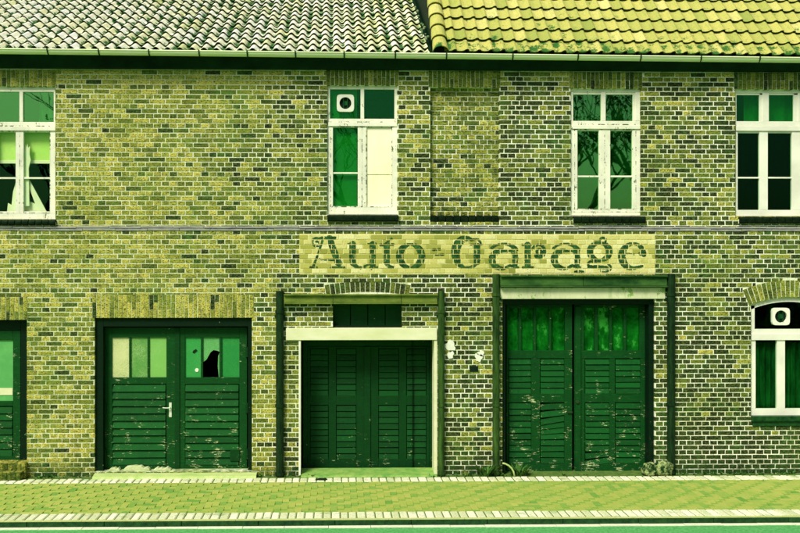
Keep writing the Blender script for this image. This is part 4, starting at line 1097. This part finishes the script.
# ------------------------------------------------------------------ weeds
def tuft(mb, cx, cy, cz, h, w, n, flat=0):
    for _ in range(n):
        a = uni(0, 2*pi); r = w*sqrt(rnd()); p = Vector((cx+cos(a)*r, cy+sin(a)*r*.6, cz)); L = h*uni(.4, 1); t = Vector((cos(a)*uni(.1, .7), sin(a)*.5-.15, 1)).normalized()
        s_ = Vector((-sin(a), cos(a), 0))*uni(.006, .016); m_ = p+t*L*.6; e_ = p+t*L+Vector((cos(a), sin(a), -.3))*L*.25
        mb.add([p-s_*.4, p+s_*.4, m_+s_, m_-s_, e_], [(0,1,2,3),(3,2,4)], max(0, min(1, random.gauss(.45, .25))))
def weed(px, Y, h, w, n, label, name='weed_tuft', group=None):
    x = PX(px, Y); mb = MB(); tuft(mb, x, Y, 0, h, w, n); o = mb.build(name, LEAF, None, origin=(x, Y, 0)); return tag(o, label, 'plant', group)
random.seed(11)
weed(486, -.08, .26, .10, 90, 'leafy weed at the pier foot left of the tall-pane door post')
weed(519, -.02, .20, .13, 120, 'dark low weed at the left foot of the tall-pane door')
mb = MB()
for _ in range(420):
    x = uni(XL+1.5, XR-1.5); px = unproj(x, 0)[0]
    if 92 < px < 256 or 300 < px < 437 or 505 < px < 655: 
        if rnd() < .9: continue
    if px < 28: continue
    if px < 460 and rnd() < .45: continue
    tuft(mb, x, uni(-.10, -.01), 0, uni(.02, .075), .04, random.randint(3, 8))
tag(mb.build('weeds', LEAF), 'low weeds growing along the foot of the brick wall', 'weeds', kind='stuff')

# ------------------------------------------------------------------ across the road: what the window glass mirrors
def tree(name, x, y, h, seed, label):
    random.seed(seed); e = empty(name, None, (x, y, -.1)); tag(e, label, 'tree', 'trees across the road mirrored in the glass')
    tr = MB(); cw = MB()
    def grow(p, d, L, r, lev):
        pts = [p]; q = p.copy(); dd = d.copy()
        for k in range(4):
            dd = (dd+Vector((uni(-.22, .22), uni(-.22, .22), uni(-.05, .16)))).normalized(); q = q+dd*L/4; pts.append(q.copy())
        (tr if lev < 2 else cw).tube(pts, [r*(1-.45*k/4) for k in range(5)], 7 if lev < 2 else 4, 0)
        if lev >= 5:
            for _ in range(3):
                c = q+Vector((uni(-.3,.3), uni(-.3,.3), uni(-.3,.3))); a = Vector((uni(-1,1), uni(-1,1), uni(-1,1)))*.12; b = Vector((uni(-1,1), uni(-1,1), uni(-1,1)))*.12
                cw.add([c, c+a, c+a+b, c+b], [(0,1,2,3)], rnd(), 1)
            return
        for k in range(4 if lev == 0 else 3):
            a = uni(0, 2*pi); t = (dd+Vector((cos(a), sin(a), .35))*uni(.55, .95)).normalized(); st_ = pts[random.choice((2, 3, 4))]
            grow(st_.copy(), t, L*uni(.58, .78), r*.52, lev+1)
    grow(Vector((x, y, -.1)), Vector((.04, 0, 1)), h*.42, h*.032, 0)
    tr.build('trunk', BARK, e, smooth=True, origin=e.location); cw.build('crown', [BARK, LEAFD], e, origin=e.location)
tree('bare_tree', 10.5, -26, 13, 3, 'tall bare tree across the road, mirrored in the peeling four-pane window')
tree('bare_tree', 8.2, -20.5, 10, 5, 'spreading bare tree just across the road, mirrored low in the peeling four-pane window')
tree('bare_tree', 1.2, -30, 12, 8, 'bare tree across the road, mirrored beside the boarded sash')
tree('bare_tree', -12.5, -27, 12, 14, 'bare tree across the road, mirrored in the window with the yellow blind')
tree('bare_tree', 17, -33, 14, 19, 'farthest bare tree across the road, mirrored in the windows at the right end')
random.seed(31); mb = MB()
for _ in range(9000):
    x = uni(-45, 45); t = rnd(); hh = 3.4+1.3*noise.noise((x*.16, 0, 0))+.6*noise.noise((x*.7, 2, 0)); c = Vector((x, -37+uni(-1.1, 1.1)*(1-t*.5), -.1+hh*t)); a = Vector((uni(-1,1), uni(-1,1), uni(-1,1)))*.3; b = Vector((uni(-1,1), uni(-1,1), uni(-1,1)))*.3
    mb.add([c, c+a, c+a+b, c+b], [(0,1,2,3)], rnd())
tag(mb.build('hedge', LEAFD, None, origin=(0, -37, -.1)), 'long dark hedge across the road, mirrored low in the door panes', 'hedge')
